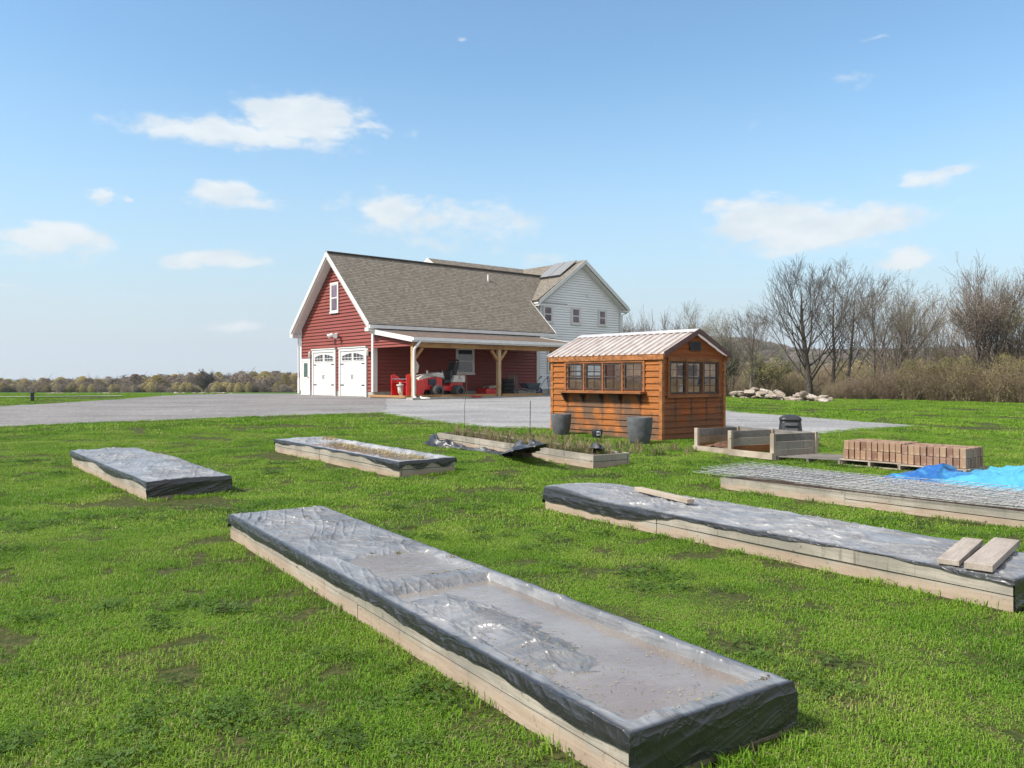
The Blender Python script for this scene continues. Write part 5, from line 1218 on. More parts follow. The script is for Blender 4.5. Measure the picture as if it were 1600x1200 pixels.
# mower deck with sack
md = empty('mower_deck', hl(6.0, -1.25, .06), AU, 0, 'low red mower deck resting on the porch slab left of the tyres', 'mower deck')
g = MB(); prism(g, [(-.45, .02), (-.5, .28), (-.3, .36), (.1, .34), (.45, .12), (.5, .02)], -.4, .4); g.build('deck', M['red_paint'], md, bevel=.04)
MB().lathe([(0, 0), (.11, 0), (.11, .07), (.03, .09), (0, .09)], (-.15, -.1, .35)).build('pulley', M['black_metal'], md)
xs2 = np.linspace(-.45, .45, 40); ys2 = np.linspace(-.25, .25, 24); U, V = np.meshgrid(xs2, ys2, indexing='ij'); q = np.clip(1 - (U / .45) ** 4, 0, 1) * np.clip(1 - (V / .25) ** 4, 0, 1)
top_ = np.stack([U, V, .02 + .11 * q ** .5 + .02 * (fbm(U * 7, V * 7, 3) - .5)], -1).reshape(-1, 3); bot_ = np.stack([U, V, 0 * U], -1).reshape(-1, 3); Fg = gridfaces(40, 24)
o = npmesh('sack', np.concatenate([top_, bot_]), np.concatenate([Fg, Fg[:, ::-1] + 960]), M['canvas']); o.location = hl(6.25, -1.2, .42); o.rotation_euler = (0, R(-4), AU); tag(o, 'beige canvas sack lying on the red mower deck', 'sack')
# wheelbarrow / cart
wb = empty('wheelbarrow', hl(7.85, -2.35, .06), AU, 0, 'grey wheelbarrow with blue hubbed wheel parked at the porch edge', 'wheelbarrow')
def frustum(mb, t0, t1, z0, z1, th=.02, cx=0):
    a = [(-t0[0] + cx, -t0[1], z0), (t0[0] + cx, -t0[1], z0), (t0[0] + cx, t0[1], z0), (-t0[0] + cx, t0[1], z0)]; b = [(-t1[0], -t1[1], z1), (t1[0], -t1[1], z1), (t1[0], t1[1], z1), (-t1[0], t1[1], z1)]
    i = [(x * .95, y * .93, z0 + th) for x, y, _ in a]; j = [(x * .97, y * .95, z1) for x, y, _ in b]
    mb.add(a + b + i + j, [(3, 2, 1, 0)] + [(k, (k + 1) % 4, 4 + (k + 1) % 4, 4 + k) for k in range(4)] + [(4 + k, 4 + (k + 1) % 4, 12 + (k + 1) % 4, 12 + k) for k in range(4)] + [(12 + k, 12 + (k + 1) % 4, 8 + (k + 1) % 4, 8 + k) for k in range(4)] + [(8, 9, 10, 11)])
g = MB(); frustum(g, (.3, .2), (.5, .33), .26, .62, cx=.1); g.build('tray', M['grey_tray'], wb, bevel=.01)
for yy in (-.28, .28):
    g = MB(); g.tube([(-.75, yy, .36), (-.3, yy, .27), (.35, yy * .8, .17), (.4, yy * .8, .2), (.8, yy * .9, .75), (1.05, yy, .95)], .02, 8)
    g.tube([(-.35, yy, .28), (-.3, yy, .02), (-.1, yy, .02), (.15, yy, .2)], .016, 8); g.build('handle_frame', M['steel'], wb, True)
    g = MB(); g.tube([(.95, yy * .97, .87), (1.1, yy, .98)], .028, 8); g.build('grip', M['black_plastic'], wb)
g = MB(); g.lathe([(.11, -.05), (.17, -.055), (.195, -.03), (.2, 0), (.195, .03), (.17, .055), (.11, .05)], (.5, -.18, .2), 'y', 24); wh = g.build('wheel', M['rubber'], wb, True)
MB().lathe([(0, -.065), (.05, -.065), (.06, -.04), (.12, -.03), (.12, .03), (0, .04)], (.5, -.18, .2), 'y', 20).build('hub', M['blue_hub'], wh)
# wrought iron stand beside the shed corner
st = empty('iron_chair', hl(9.3, -2.6, .06), AU + .3, 0, 'black wrought iron garden chair at the far end of the porch', 'chair')
for (a, b) in ((-.2, -.2), (.2, -.2), (-.2, .2), (.2, .2)): MB().tube([(a, b, 0), (a * .9, b * .9, .44)], .013, 6).build('leg', M['black_metal'], st)
g = MB()
for k in range(6): g.box(-.2, .2, -.2 + k * .075, -.175 + k * .075, .44, .455)
g.build('seat', M['black_metal'], st)
g = MB(); g.tube([(-.2, .2, .44), (-.21, .25, .8), (-.12, .27, .9), (.12, .27, .9), (.21, .25, .8), (.2, .2, .44)], .013, 6)
for k in range(5): x = -.14 + k * .07; g.tube([(x, .21, .45), (x, .265, .88)], .007, 5)
for k in (.56, .7): g.tube([(-.2, .225, k), (.2, .225, k)], .007, 5)
g.build('backrest', M['black_metal'], st)
# red cable loops
g = MB(); g.tube([(.35 * math.cos(k * .5) * (1 - k * .012), .14 * math.sin(k * .5), .03 + .05 * abs(math.sin(k * .31))) for k in range(44)], .012, 6)
o = g.build('air_hose', M['red_cable'], None, True); o.location = hl(3.3, -3.75, .0); o.rotation_euler = (0, 0, AU); tag(o, 'red hose coiled on the gravel beside the rear tractor wheels', 'hose')

# ---- shepherd hook, stakes, bollard, white pole
b0 = G(726, 679, .0); top_z = b0.z
H_ = (593 - 597) * 0
hk = MB(); Yh = b0.y; zt = CAMH + (593 - 590) * Yh / F - b0.z; sx = Yh / F
pts = [(0, 0, .0), (.0, 0, zt * .5), (.06, 0, zt * .9), (.05, 0, zt), (.02, 0, zt + .07), (-.04, 0, zt + .10), (-.10, 0, zt + .07), (-.155, 0, zt - .0)]
hk.tube([(p_[0] * 1.0, p_[1], p_[2]) for p_ in pts], [.006, .006, .006, .006, .006, .011, .012, .007], 6)
o = hk.build('shepherd_hook', M['rust'], None, True); o.location = b0; tag(o, 'thin rusty hooked rod standing in the open bed', 'garden hook')
b1 = G(828, 690, .0); h1 = CAMH - (626 - 593) * b1.y / F - b1.z
o = MB().tube([(0, 0, 0), (.01, 0, h1)], .008, 6).build('garden_stake', M['black_metal']); o.location = b1; tag(o, 'thin dark upright stake standing behind the black sheet heap', 'stake')
p = G(50.5, 627.5); r = empty('bollard_light', p, 0, 0, 'short black bollard light on the grass left of the driveway', 'bollard')
hB = 15.5 * p.y / F
MB().box(-.055, .055, -.055, .055, 0, hB * .78).build('post', M['black_metal'], r, bevel=.01); MB().box(-.085, .085, -.085, .085, hB * .86, hB).build('cap', M['pot_grey'], r, bevel=.015); MB().box(-.045, .045, -.045, .045, hB * .78, hB * .86).build('lamp', M['black_plastic'], r)

# ================================================================== STONES
protos = []
for k in range(6):
    bm = bmesh.new(); bmesh.ops.create_icosphere(bm, subdivisions=2, radius=1); rr = random.Random(k)
    cuts = [Vector((rr.gauss(0, 1), rr.gauss(0, 1), rr.gauss(0, 1))).normalized() for _ in range(7)]
    for v in bm.verts:
        for c in cuts:
            d = v.co.dot(c); lim = .62
            if d > lim: v.co -= c * (d - lim) * .92
        v.co += Vector((rr.uniform(-.04, .04), rr.uniform(-.04, .04), rr.uniform(-.04, .04)))
    me = bpy.data.meshes.new('field_stone'); bm.to_mesh(me); bm.free(); me.materials.append(M['stone']); protos.append(me)
rr = random.Random(12)
def rock(p, s, lab, grp):
    o = bpy.data.objects.new('field_stone', rr.choice(protos)); COL.objects.link(o); o.location = p; o.scale = (s * rr.uniform(.8, 1.7), s * rr.uniform(.7, 1.2), s * rr.uniform(.35, .7)); o.rotation_euler = (rr.uniform(-.4, .4), rr.uniform(-.4, .4), rr.uniform(0, 6.3))
    tag(o, lab, 'stone', grp)
YP = 47.0
for k in range(85):
    t = rr.random(); px = 1145 + 150 * t; prof = .25 + .55 * math.exp(-((px - 1190) / 38) ** 2) + .25 * math.exp(-((px - 1260) / 20) ** 2)
    Yp = YP - t * 4 + rr.uniform(-.7, .7); p = at(px, Yp, rr.uniform(-.02, prof * .8) * (1 - abs(rr.gauss(0, .2)))); rock(p, rr.uniform(.14, .34), 'grey brown field stone in the low heap at the right edge of the lawn', 'field stones heaped beyond the shed')
for k in range(46):
    px = rr.choice([rr.uniform(72, 100), rr.uniform(105, 130), rr.uniform(150, 185), rr.uniform(250, 330), rr.uniform(333, 368), rr.uniform(260, 368)]); Yp = rr.uniform(50, 58); rock(at(px, Yp, .02), rr.uniform(.06, .2), 'small grey stone in the low row beyond the driveway on the left', 'stones beyond the driveway')
tag(MB().box(-1.3, 1.3, -.12, .12, 0, .22).build('log', M['pale_wood'], None, False, .05), 'long squared log lying between stone heap and brush', 'log').location = at(1262, 44.2, .0)
bpy.data.objects['log'].rotation_euler = (0, 0, -.25)

# ================================================================== TREES
class TreeGen:
    def __init__(s, seed): s.r = random.Random(seed); s.segs = []; s.tips = []
    def grow(s, p, d, L, rad, depth, maxd, spread, up, kids, wig=.16):
        n = 4 if depth < 2 else 3; pts = [p.copy()]; rads = [rad]; q = p.copy(); dd = d.copy()
        end = rad * (.45 if depth else .5)
        for k in range(n):
            dd = (dd + Vector((s.r.gauss(0, wig), s.r.gauss(0, wig), s.r.gauss(0, wig * .6) + up * .25))).normalized(); q = q + dd * (L / n); pts.append(q.copy()); rads.append(rad + (end - rad) * (k + 1) / n)
        s.segs.append((pts, rads, depth))
        if depth >= maxd: s.tips.append((pts[-1], dd)); s.tips.append((pts[-2], dd)); return
        nk = kids[min(depth, len(kids) - 1)]
        for k in range(nk):
            t = s.r.uniform(.3, 1.0) if depth else .18 + .8 * (k + s.r.random()) / nk; i = min(n - 1, int(t * n)); b = pts[i].lerp(pts[i + 1], t * n - i)
            ax = Vector((s.r.gauss(0, 1), s.r.gauss(0, 1), s.r.gauss(0, 1))); ax = (ax - dd * ax.dot(dd)).normalized(); a = s.r.uniform(.5, 1.1) * spread
            nd = (dd * math.cos(a) + ax * math.sin(a)).normalized(); nd.z += up * .4; nd.normalize()
            s.grow(b, nd, L * s.r.uniform(.45, .78) * (1.15 - .45 * t if depth == 0 else 1), rads[i] * s.r.uniform(.38, .6), depth + 1, maxd, spread, up, kids, wig)
        s.grow(pts[-1], dd, L * .6, rads[-1], depth + 1, maxd, spread, up, kids, wig)
def tree_mesh(seed, H, stems, spread=.75, up=.35, kids=(9, 6, 5, 4), maxd=4, rad=.16, wig=.16, lean=0, leaf=0, leafsize=.05, thick=1.0, mono=False):
    T = TreeGen(seed); rr = T.r
    for k in range(stems):
        a = rr.uniform(0, 6.28); tilt = (0.05 if stems == 1 else .32) + lean; d = Vector((math.cos(a) * tilt, math.sin(a) * tilt, 1)).normalized()
        if lean: d = Vector((lean, 0, 1)).normalized()
        if mono:
            n = 9; p = Vector((0, 0, -.2)); pts = [p]; dd = d
            for q in range(n): dd = (dd + Vector((rr.gauss(0, .035), rr.gauss(0, .035), .03))).normalized(); p = p + dd * H * .82 / n; pts.append(p)
            T.segs.append((pts, [rad * (1 - .9 * q / n) + .01 for q in range(n + 1)], 0))
            for q in range(kids[0]):
                t = .13 + .86 * (q + rr.random()) / kids[0]; i = min(n - 1, int(t * n)); b = pts[i].lerp(pts[i + 1], t * n - i); a = q * 2.4 + rr.uniform(-.4, .4); el = rr.uniform(.55, .95) * spread
                nd = Vector((math.cos(a) * math.sin(el), math.sin(a) * math.sin(el), math.cos(el)))
                T.grow(b, nd, H * (.16 + .24 * (1 - t)) * rr.uniform(.75, 1.1), rad * (1 - .8 * t) * .33, 1, maxd, .62, up, kids, wig)
            continue
        T.grow(Vector((rr.gauss(0, .12) * (stems > 1), rr.gauss(0, .12) * (stems > 1), -.2)), d, H * rr.uniform(.45, .55), rad / math.sqrt(stems) * rr.uniform(.8, 1.1), 0, maxd, spread, up, kids, wig)
    zmax = max(p.z for s_ in T.segs for p in s_[0]); k_ = H / zmax
    tr_ = MB(); cr = MB()
    for (pts, rads, dp) in T.segs:
        P = [p * k_ for p in pts]; mn = (.0065 if dp >= 3 else .009) * thick
        (tr_ if dp == 0 else cr).tube(P, [max(mn, q * k_) for q in rads], 8 if dp == 0 else (5 if dp == 1 else 3), dp == 0)
    lf = MB()
    if leaf:
        for (p, d) in T.tips:
            for q in range(leaf):
                c = p * k_ + Vector((rr.gauss(0, .12), rr.gauss(0, .12), rr.gauss(0, .12))); a = Vector((rr.gauss(0, 1), rr.gauss(0, 1), rr.gauss(0, 1))).normalized(); b = a.orthogonal().normalized(); l_ = leafsize * rr.uniform(.6, 1.4)
                lf.quad(c - a * l_, c + b * l_ * .6, c + a * l_, c - b * l_ * .6)
    return tr_, cr, lf
def tree(seed, px, Y, top, label, bark='bark', leafm='bud_green', group='bare trees beyond the lawn', zo=0, name='bare_tree', rz=0, **kw):
    p = at(px, Y, zo); H = (HZ - top) * Y / F + CAMH - p.z; a, b, c = tree_mesh(seed, H, **kw)
    r = empty(name, p, rz, 0, label, 'tree', group)
    a.build('trunk', M[bark], r, True); cr = b.build('crown', M[bark], r)
    if c.v: c.build('buds', M[leafm], cr)
    return r
print('trees')
tree(11, 1266, 54, 400, 'tall bare maple with dark trunk and fan of limbs, left of the leaning tree', 'bark_dark', stems=1, spread=1.05, up=.16, kids=(26, 4, 3, 2), rad=.28, wig=.07, rz=.5, mono=True)
tree(12, 1322, 54, 391, 'slim bare tree leaning right just right of the tall dark maple', 'bark_dark', stems=1, spread=1.1, up=.1, kids=(15, 4, 3, 2), rad=.15, lean=.12, wig=.16, mono=True, leaf=1, leafsize=.035, leafm='bud_green')
tree(32, 1300, 56, 402, 'slim upright bare tree between the dark maple and the leaning tree', 'bark_dark', stems=1, spread=.9, up=.15, kids=(18, 4, 3, 2), rad=.16, wig=.1, mono=True)
tree(33, 1368, 52, 428, 'slim dark tree left of the forked tree', 'bark', stems=1, spread=.75, up=.2, kids=(18, 4, 3, 2), rad=.13, wig=.1, mono=True)
tree(34, 1424, 54, 440, 'slim tree with many short limbs right of the slender tree', 'bark', stems=1, spread=.7, up=.2, kids=(16, 4, 2), maxd=3, rad=.1, wig=.1, mono=True)
tree(13, 1384, 51, 412, 'forked bare tree with low spreading limb standing above the brush', stems=3, spread=.8, up=.22, kids=(7, 4, 3, 2), rad=.24, wig=.12, leaf=1, leafsize=.04)
tree(14, 1409, 56, 432, 'slender bare tree close right of the forked tree', stems=1, spread=.5, up=.4, kids=(10, 5, 4), maxd=3, rad=.09, wig=.1, leaf=2, leafsize=.05)
tree(15, 1445, 58, 452, 'thin pale stemmed sapling in the gap of the treeline', 'bark_pale', stems=2, spread=.5, up=.4, kids=(7, 4, 4), maxd=3, rad=.08, wig=.1)
tree(16, 1426, 60, 470, 'thin straight bare sapling left of the treeline gap', stems=1, spread=.4, up=.5, kids=(7, 4, 3), maxd=3, rad=.05, wig=.08)
tree(17, 1478, 55, 468, 'thin crooked bare tree right of the treeline gap', stems=1, spread=.6, up=.4, kids=(8, 5, 3), maxd=3, rad=.07, wig=.12)
tree(18, 1503, 52, 492, 'low bare sapling left of the large reddish tree', stems=2, spread=.6, up=.35, kids=(8, 5, 4), maxd=3, rad=.07)
tree(19, 1548, 45, 386, 'largest reddish budding tree at the right end of the treeline', stems=4, spread=.6, up=.28, kids=(11, 5, 3, 2), rad=.28, wig=.09, leaf=2, leafsize=.035, leafm='bud_brown')
tree(20, 1592, 44, 402, 'tall greenish tree behind the right end of the brush', stems=2, spread=.65, up=.4, kids=(9, 5, 3, 2), rad=.2, leaf=2, leafsize=.04)
tree(21, 1660, 42, 410, 'budding tree just beyond the right end of the brush', stems=2, spread=.65, up=.4, kids=(9, 5, 3, 2), rad=.2, leaf=2, leafsize=.04)
tree(22, 1172, 58, 473, 'bare ash tree with upright limbs right of the shed roof', stems=1, spread=.8, up=.2, kids=(20, 4, 3, 2), rad=.14, wig=.09, mono=True)
tree(23, 1120, 60, 466, 'pale birch just behind the shed gable', 'bark_pale', stems=2, spread=.75, up=.3, kids=(10, 6, 4, 2), rad=.13, leaf=1, leafsize=.04)
tree(24, 1082, 64, 472, 'fine twigged bare tree showing above the shed roof', stems=2, spread=.65, up=.35, kids=(9, 6, 4, 2), rad=.12)
tree(25, 1050, 72, 494, 'small bare tree left of the others above the shed ridge', stems=2, spread=.7, up=.3, kids=(8, 5, 4, 2), rad=.1)
tree(26, 1011, 80, 477, 'thin upright bare tree between house and shed ridge', stems=3, spread=.35, up=.6, kids=(6, 4, 3), maxd=3, rad=.09, wig=.08, thick=1.4)
tree(27, 983, 74, 486, 'dense bare tree beside the white house corner', stems=3, spread=.7, up=.3, kids=(9, 6, 4, 2), rad=.12, thick=1.3)
tree(29, 1205, 66, 545, 'low thicket tree behind the stone heap', stems=4, spread=.7, up=.3, kids=(8, 6, 4), maxd=3, rad=.08, leaf=3, leafm='bud_green', leafsize=.05)
tree(30, 1140, 60, 520, 'small budding tree at the shed right corner', stems=3, spread=.6, up=.4, kids=(8, 5, 4), maxd=3, rad=.07, leaf=3, leafm='bud_green', leafsize=.05)
tree(31, 316, 190, 575, 'lone round crowned bare tree at the meadow edge on the left', stems=4, spread=.75, up=.35, kids=(9, 6, 4, 2), rad=.5, thick=4.5, group='trees at the meadow edge')

# ------------------------------------------------------------------ scatter by geometry nodes
def scatter(name, pts, rots, scs, protos_, label, cat, idx=None):
    pts = np.asarray(pts, np.float32); n = len(pts)
    me = bpy.data.meshes.new(name); me.vertices.add(n); me.vertices.foreach_set('co', pts.ravel())
    rot = me.attributes.new('rot', 'FLOAT_VECTOR', 'POINT'); rv = np.zeros((n, 3), np.float32); rv[:, 2] = rots; rot.data.foreach_set('vector', rv.ravel())
    sca = me.attributes.new('sca', 'FLOAT_VECTOR', 'POINT'); scs = np.asarray(scs, np.float32); scs = scs if scs.ndim == 2 else np.repeat(scs[:, None], 3, 1); sca.data.foreach_set('vector', scs.ravel())
    ia = me.attributes.new('pick', 'INT', 'POINT'); ia.data.foreach_set('value', np.asarray(idx if idx is not None else np.arange(n) % len(protos_), np.int32))
    o = bpy.data.objects.new(name, me); COL.objects.link(o)
    cl = bpy.data.collections.new(name + '_kinds')
    for i, pm in enumerate(protos_):
        po = bpy.data.objects.new('%s_kind_%02d' % (name, i), pm); cl.objects.link(po)
    ng = bpy.data.node_groups.new(name, 'GeometryNodeTree'); ng.interface.new_socket('Geometry', in_out='INPUT', socket_type='NodeSocketGeometry'); ng.interface.new_socket('Geometry', in_out='OUTPUT', socket_type='NodeSocketGeometry')
    N = ng.nodes; L = ng.links; gi = N.new('NodeGroupInput'); go = N.new('NodeGroupOutput'); ci = N.new('GeometryNodeCollectionInfo'); ci.inputs[0].default_value = cl; ci.inputs['Separate Children'].default_value = True; ci.inputs['Reset Children'].default_value = True
    ip = N.new('GeometryNodeInstanceOnPoints'); ip.inputs['Pick Instance'].default_value = True
    def na(nm, ty): q = N.new('GeometryNodeInputNamedAttribute'); q.data_type = ty; q.inputs[0].default_value = nm; return q.outputs[0]
    L.new(gi.outputs[0], ip.inputs['Points']); L.new(ci.outputs[0], ip.inputs['Instance']); L.new(na('pick', 'INT'), ip.inputs['Instance Index']); L.new(na('rot', 'FLOAT_VECTOR'), ip.inputs['Rotation']); L.new(na('sca', 'FLOAT_VECTOR'), ip.inputs['Scale'])
    L.new(ip.outputs[0], go.inputs[0]); md_ = o.modifiers.new('scatter', 'NODES'); md_.node_group = ng
    return tag(o, label, cat, None, 'stuff')
def rawmesh(name, V, Fq, mat, mi=None):
    me = bpy.data.meshes.new(name); V = np.asarray(V, np.float32).reshape(-1, 3); Fq = np.asarray(Fq, np.int32); k = Fq.shape[1]
    me.vertices.add(len(V)); me.vertices.foreach_set('co', V.ravel()); me.loops.add(Fq.size); me.loops.foreach_set('vertex_index', Fq.ravel())
    me.polygons.add(len(Fq)); me.polygons.foreach_set('loop_start', np.arange(0, Fq.size, k, dtype=np.int32)); me.polygons.foreach_set('loop_total', np.full(len(Fq), k, np.int32))
    for m in (mat if isinstance(mat, (list, tuple)) else [mat]): me.materials.append(m)
    if mi is not None: me.polygons.foreach_set('material_index', np.asarray(mi, np.int32))
    me.update(); return me
def blades(seed, n, size, h, wd, mat, curl=.5, dry=.06):
    g = np.random.default_rng(seed); x = g.uniform(-size / 2, size / 2, n); y = g.uniform(-size / 2, size / 2, n); a = g.uniform(0, 6.283, n); hh = h * g.uniform(.45, 1.25, n); l = g.uniform(.1, 1, n) * curl; ww = wd * g.uniform(.6, 1.3, n)
    dx, dy = np.cos(a), np.sin(a); px, py = -dy, dx
    V = np.zeros((n, 5, 3)); 
    V[:, 0] = np.stack([x - px * ww, y - py * ww, -.015 + 0 * x], 1); V[:, 1] = np.stack([x + px * ww, y + py * ww, -.015 + 0 * x], 1)
    V[:, 2] = np.stack([x + px * ww * .8 + dx * hh * l * .35, y + py * ww * .8 + dy * hh * l * .35, hh * .62], 1); V[:, 3] = np.stack([x - px * ww * .8 + dx * hh * l * .35, y - py * ww * .8 + dy * hh * l * .35, hh * .62], 1)
    V[:, 4] = np.stack([x + dx * hh * l, y + dy * hh * l, hh * (1 - .35 * l)], 1)
    b = (np.arange(n) * 5)[:, None]; F_ = np.concatenate([b + [[0, 1, 2]], b + [[0, 2, 3]], b + [[3, 2, 4]]]); mi = np.tile((g.random(n) < dry).astype(int), 3)
    return rawmesh('grass_tuft', V, F_, mat, mi)
gm = [M['grass_blade'], M['dry_blade']]
near = [blades(k, 520, .34, .027, .0022, gm, 1.9) for k in range(4)]
mid = [blades(20 + k, 560, .62, .033, .0042, gm, 1.6) for k in range(3)]
farb = [blades(40 + k, 420, 1.3, .042, .009, gm, 1.2, .02) for k in range(3)]
rg = np.random.default_rng(5)
def bedmask(x, y, m=.0):
    bad = np.zeros(len(x), bool)
    for (cx, cy, ang, L, Wd) in BEDS:
        dx, dy = x - cx, y - cy; u = dx * math.cos(ang) + dy * math.sin(ang); v = -dx * math.sin(ang) + dy * math.cos(ang); bad |= (np.abs(u) < L / 2 + m) & (np.abs(v) < Wd / 2 + m)
    dx, dy = x - 3.463, y - 18.5; u = dx * math.cos(AS) + dy * math.sin(AS); v = -dx * math.sin(AS) + dy * math.cos(AS); bad |= (u > -.05) & (u < SW) & (v > -.05) & (v < SLn)
    dx, dy = x - CX, y - CY; u = dx * UX + dy * UY; v = -dx * UY + dy * UX; bad |= (u > -.3) & (u < 20) & (v > -3.8) & (v < 12)
    return bad
def lawn(y0, y1, dens, protos_, name, size, label, hf=1.0):
    A = .0; x1 = .70 * y1 + 1.5; n = int(dens * 2 * x1 * (y1 - y0)); x = rg.uniform(-x1, x1, n); y = rg.uniform(y0, y1, n); k = np.abs(x) < .68 * y + 1.2; x, y = x[k], y[k]
    bare = fbm(x * .9, y * 1.3, 44, 4); k = ~bedmask(x, y, size * .30) & ~inside(DRIVE, x, y) & ~inside(GRAV, x, y); x, y, bare = x[k], y[k], bare[k]
    sc = (.75 + .6 * fbm(x * .6, y * .6, 9, 3)) * hf * (1 - .55 * sst(bare, .54, .68))
    # longer tufts right beside the bed boards
    s3 = np.stack([np.ones_like(sc), np.ones_like(sc), sc], 1)
    scatter(name, np.stack([x, y, gz(x, y)], 1), rg.uniform(0, 6.28, len(x)), s3, protos_, label, 'grass')
    print(name, len(x))
lawn(1.6, 8.5, 24, near, 'near_grass', .34, 'short bright green lawn grass around the nearest beds')
lawn(8.3, 21, 7.5, mid, 'middle_grass', .62, 'bright green lawn grass around the middle beds')
lawn(20.5, 62, 1.6, farb, 'far_grass', 1.3, 'smooth green lawn beyond the gravel yard')
# unmown fringe along the boards
ex, ey = [], []
for (cx, cy, ang, L, Wd) in BEDS:
    n = int((L + Wd) * 2 * 14); t = rg.uniform(-1, 1, n); side = rg.integers(0, 4, n); o_ = np.abs(rg.normal(0, .05, n)) + .02
    u = np.where(side < 2, t * L / 2, np.where(side == 2, L / 2 + .05 + o_, -L / 2 - .05 - o_)); v = np.where(side == 0, Wd / 2 + o_, np.where(side == 1, -Wd / 2 - o_, t * Wd / 2))
    ex.append(cx + u * math.cos(ang) - v * math.sin(ang)); ey.append(cy + u * math.sin(ang) + v * math.cos(ang))
def rim(poly, i0, i1, dn, sd):
    for a, b in zip(poly[i0:i1], poly[i0 + 1:i1 + 1]):
        L = math.hypot(b[0] - a[0], b[1] - a[1]); n = int(L * dn); t = rg.random(n); o_ = rg.normal(0, sd, (2, n)); ex.append(a[0] + (b[0] - a[0]) * t + o_[0]); ey.append(a[1] + (b[1] - a[1]) * t + o_[1])
rim(DRIVE, 0, 5, 45, .09); rim(DRIVE, 9, 20, 22, .09); rim(GRAV, 0, 10, 45, .12); rim(GRAV, 9, 15, 40, .15)
ex, ey = np.concatenate(ex), np.concatenate(ey); k = (fbm(ex * 1.5, ey * 1.5, 77) > .42) | (ey > 19); ex, ey = ex[k], ey[k]
fr_m = [blades(60 + q, 26, .12, .05, .0026, gm, 1.3) for q in range(3)]
scatter('edge_grass', np.stack([ex, ey, gz(ex, ey)], 1), rg.uniform(0, 6.28, len(ex)), rg.uniform(.5, 1.5, len(ex)), fr_m, 'longer grass growing along the foot of the bed boards', 'grass')
# clover and broad leaved weeds in patches
def clover(seed, n=60, size=.2):
    g = np.random.default_rng(seed); x = g.normal(0, size * .35, n); y = g.normal(0, size * .35, n); z = g.uniform(.012, .035, n); r_ = g.uniform(.005, .011, n); V = []; F_ = []
    for i in range(n):
        a0 = g.uniform(0, 6.28); tx_, ty_ = g.normal(0, .35, 2)
        for q in range(3):
            a = a0 + q * 2.094; c, s_ = math.cos(a), math.sin(a); L_ = r_[i]; b = len(V)
            for (u, v) in ((0, 0), (1.0, .7), (1.8, 0), (1.0, -.7)):
                dx, dy = (u * c - v * s_) * L_, (u * s_ + v * c) * L_; V.append((x[i] + dx, y[i] + dy, z[i] + dx * tx_ + dy * ty_))
            F_.append((b, b + 1, b + 2, b + 3))
    return rawmesh('clover_patch', V, F_, M['clover_leaf'])
cv = [clover(k) for k in range(3)]
n = 2600; x = rg.uniform(-11, 12, n); y = rg.uniform(1.8, 15, n); k = (np.abs(x) < .68 * y + 1) & ~bedmask(x, y, .1) & (fbm(x * .8, y * 1.1, 91, 4) + .12 * np.exp(-((x + .3 + (y - 5) * .1) / 1.2) ** 2) > .56); x, y = x[k], y[k]; print('clover', len(x))
scatter('clover', np.stack([x, y, gz(x, y)], 1), rg.uniform(0, 6.28, len(x)), rg.uniform(.7, 1.4, len(x)), cv, 'dark clover patches in the lawn', 'clover')
# weeds in the open bed, dry weeds behind it
def weedp(seed, n=26, h=.22, mat='weed_leaf', wd=.006, sp=.06): return blades(seed, n, sp * 2, h, wd, [M[mat], M['dry_blade']], 1.1, .3)
wd1 = [weedp(80 + k) for k in range(3)] + [weedp(85 + k, 22, .3, 'dry_blade', .004) for k in range(3)]
u = rg.uniform(-LD / 2 + .1, LD / 2 - .1, 300); v = rg.uniform(-.36, .36, 300); (cx, cy, ang, _, _) = BEDS[3]
x = cx + u * math.cos(ang) - v * math.sin(ang); y = cy + u * math.sin(ang) + v * math.cos(ang)
scatter('weeds', np.stack([x, y, gz(x, y) + .2], 1), rg.uniform(0, 6.28, 300), rg.uniform(.25, .65, 300), wd1, 'green and dry weeds growing in the open raised bed', 'weeds')
def pxpts(poly, n):
    P = [G(*q).xy for q in poly]; xs_ = [p.x for p in P]; ys_ = [p.y for p in P]; out = []; x = rg.uniform(min(xs_), max(xs_), n * 4); y = rg.uniform(min(ys_), max(ys_), n * 4); k = inside([tuple(p) for p in P], x, y); return x[k][:n], y[k][:n]
x, y = pxpts([(690, 668), (740, 672), (860, 682), (1000, 699), (1090, 702), (1085, 712), (985, 712), (850, 694), (720, 676)], 260)
k = ~bedmask(x, y, .05); x, y = x[k], y[k]
scatter('dry_weeds', np.stack([x, y, gz(x, y)], 1), rg.uniform(0, 6.28, len(x)), rg.uniform(.25, .75, len(x)), wd1, 'tangle of dry tan weeds between the open bed and the gravel', 'weeds')
x, y = pxpts([(1180, 735), (1290, 742), (1360, 748), (1350, 757), (1250, 745), (1190, 742)], 160)
drt = [blades(95 + q, 60, .3, .035, .004, [M['dry_blade'], M['leaf_litter']], 1.6, .4) for q in range(2)]
scatter('straw_patch', np.stack([x, y, gz(x, y)], 1), rg.uniform(0, 6.28, len(x)), rg.uniform(.8, 1.4, len(x)), drt, 'brown dry straw on the ground between mesh bed and bricks', 'straw')
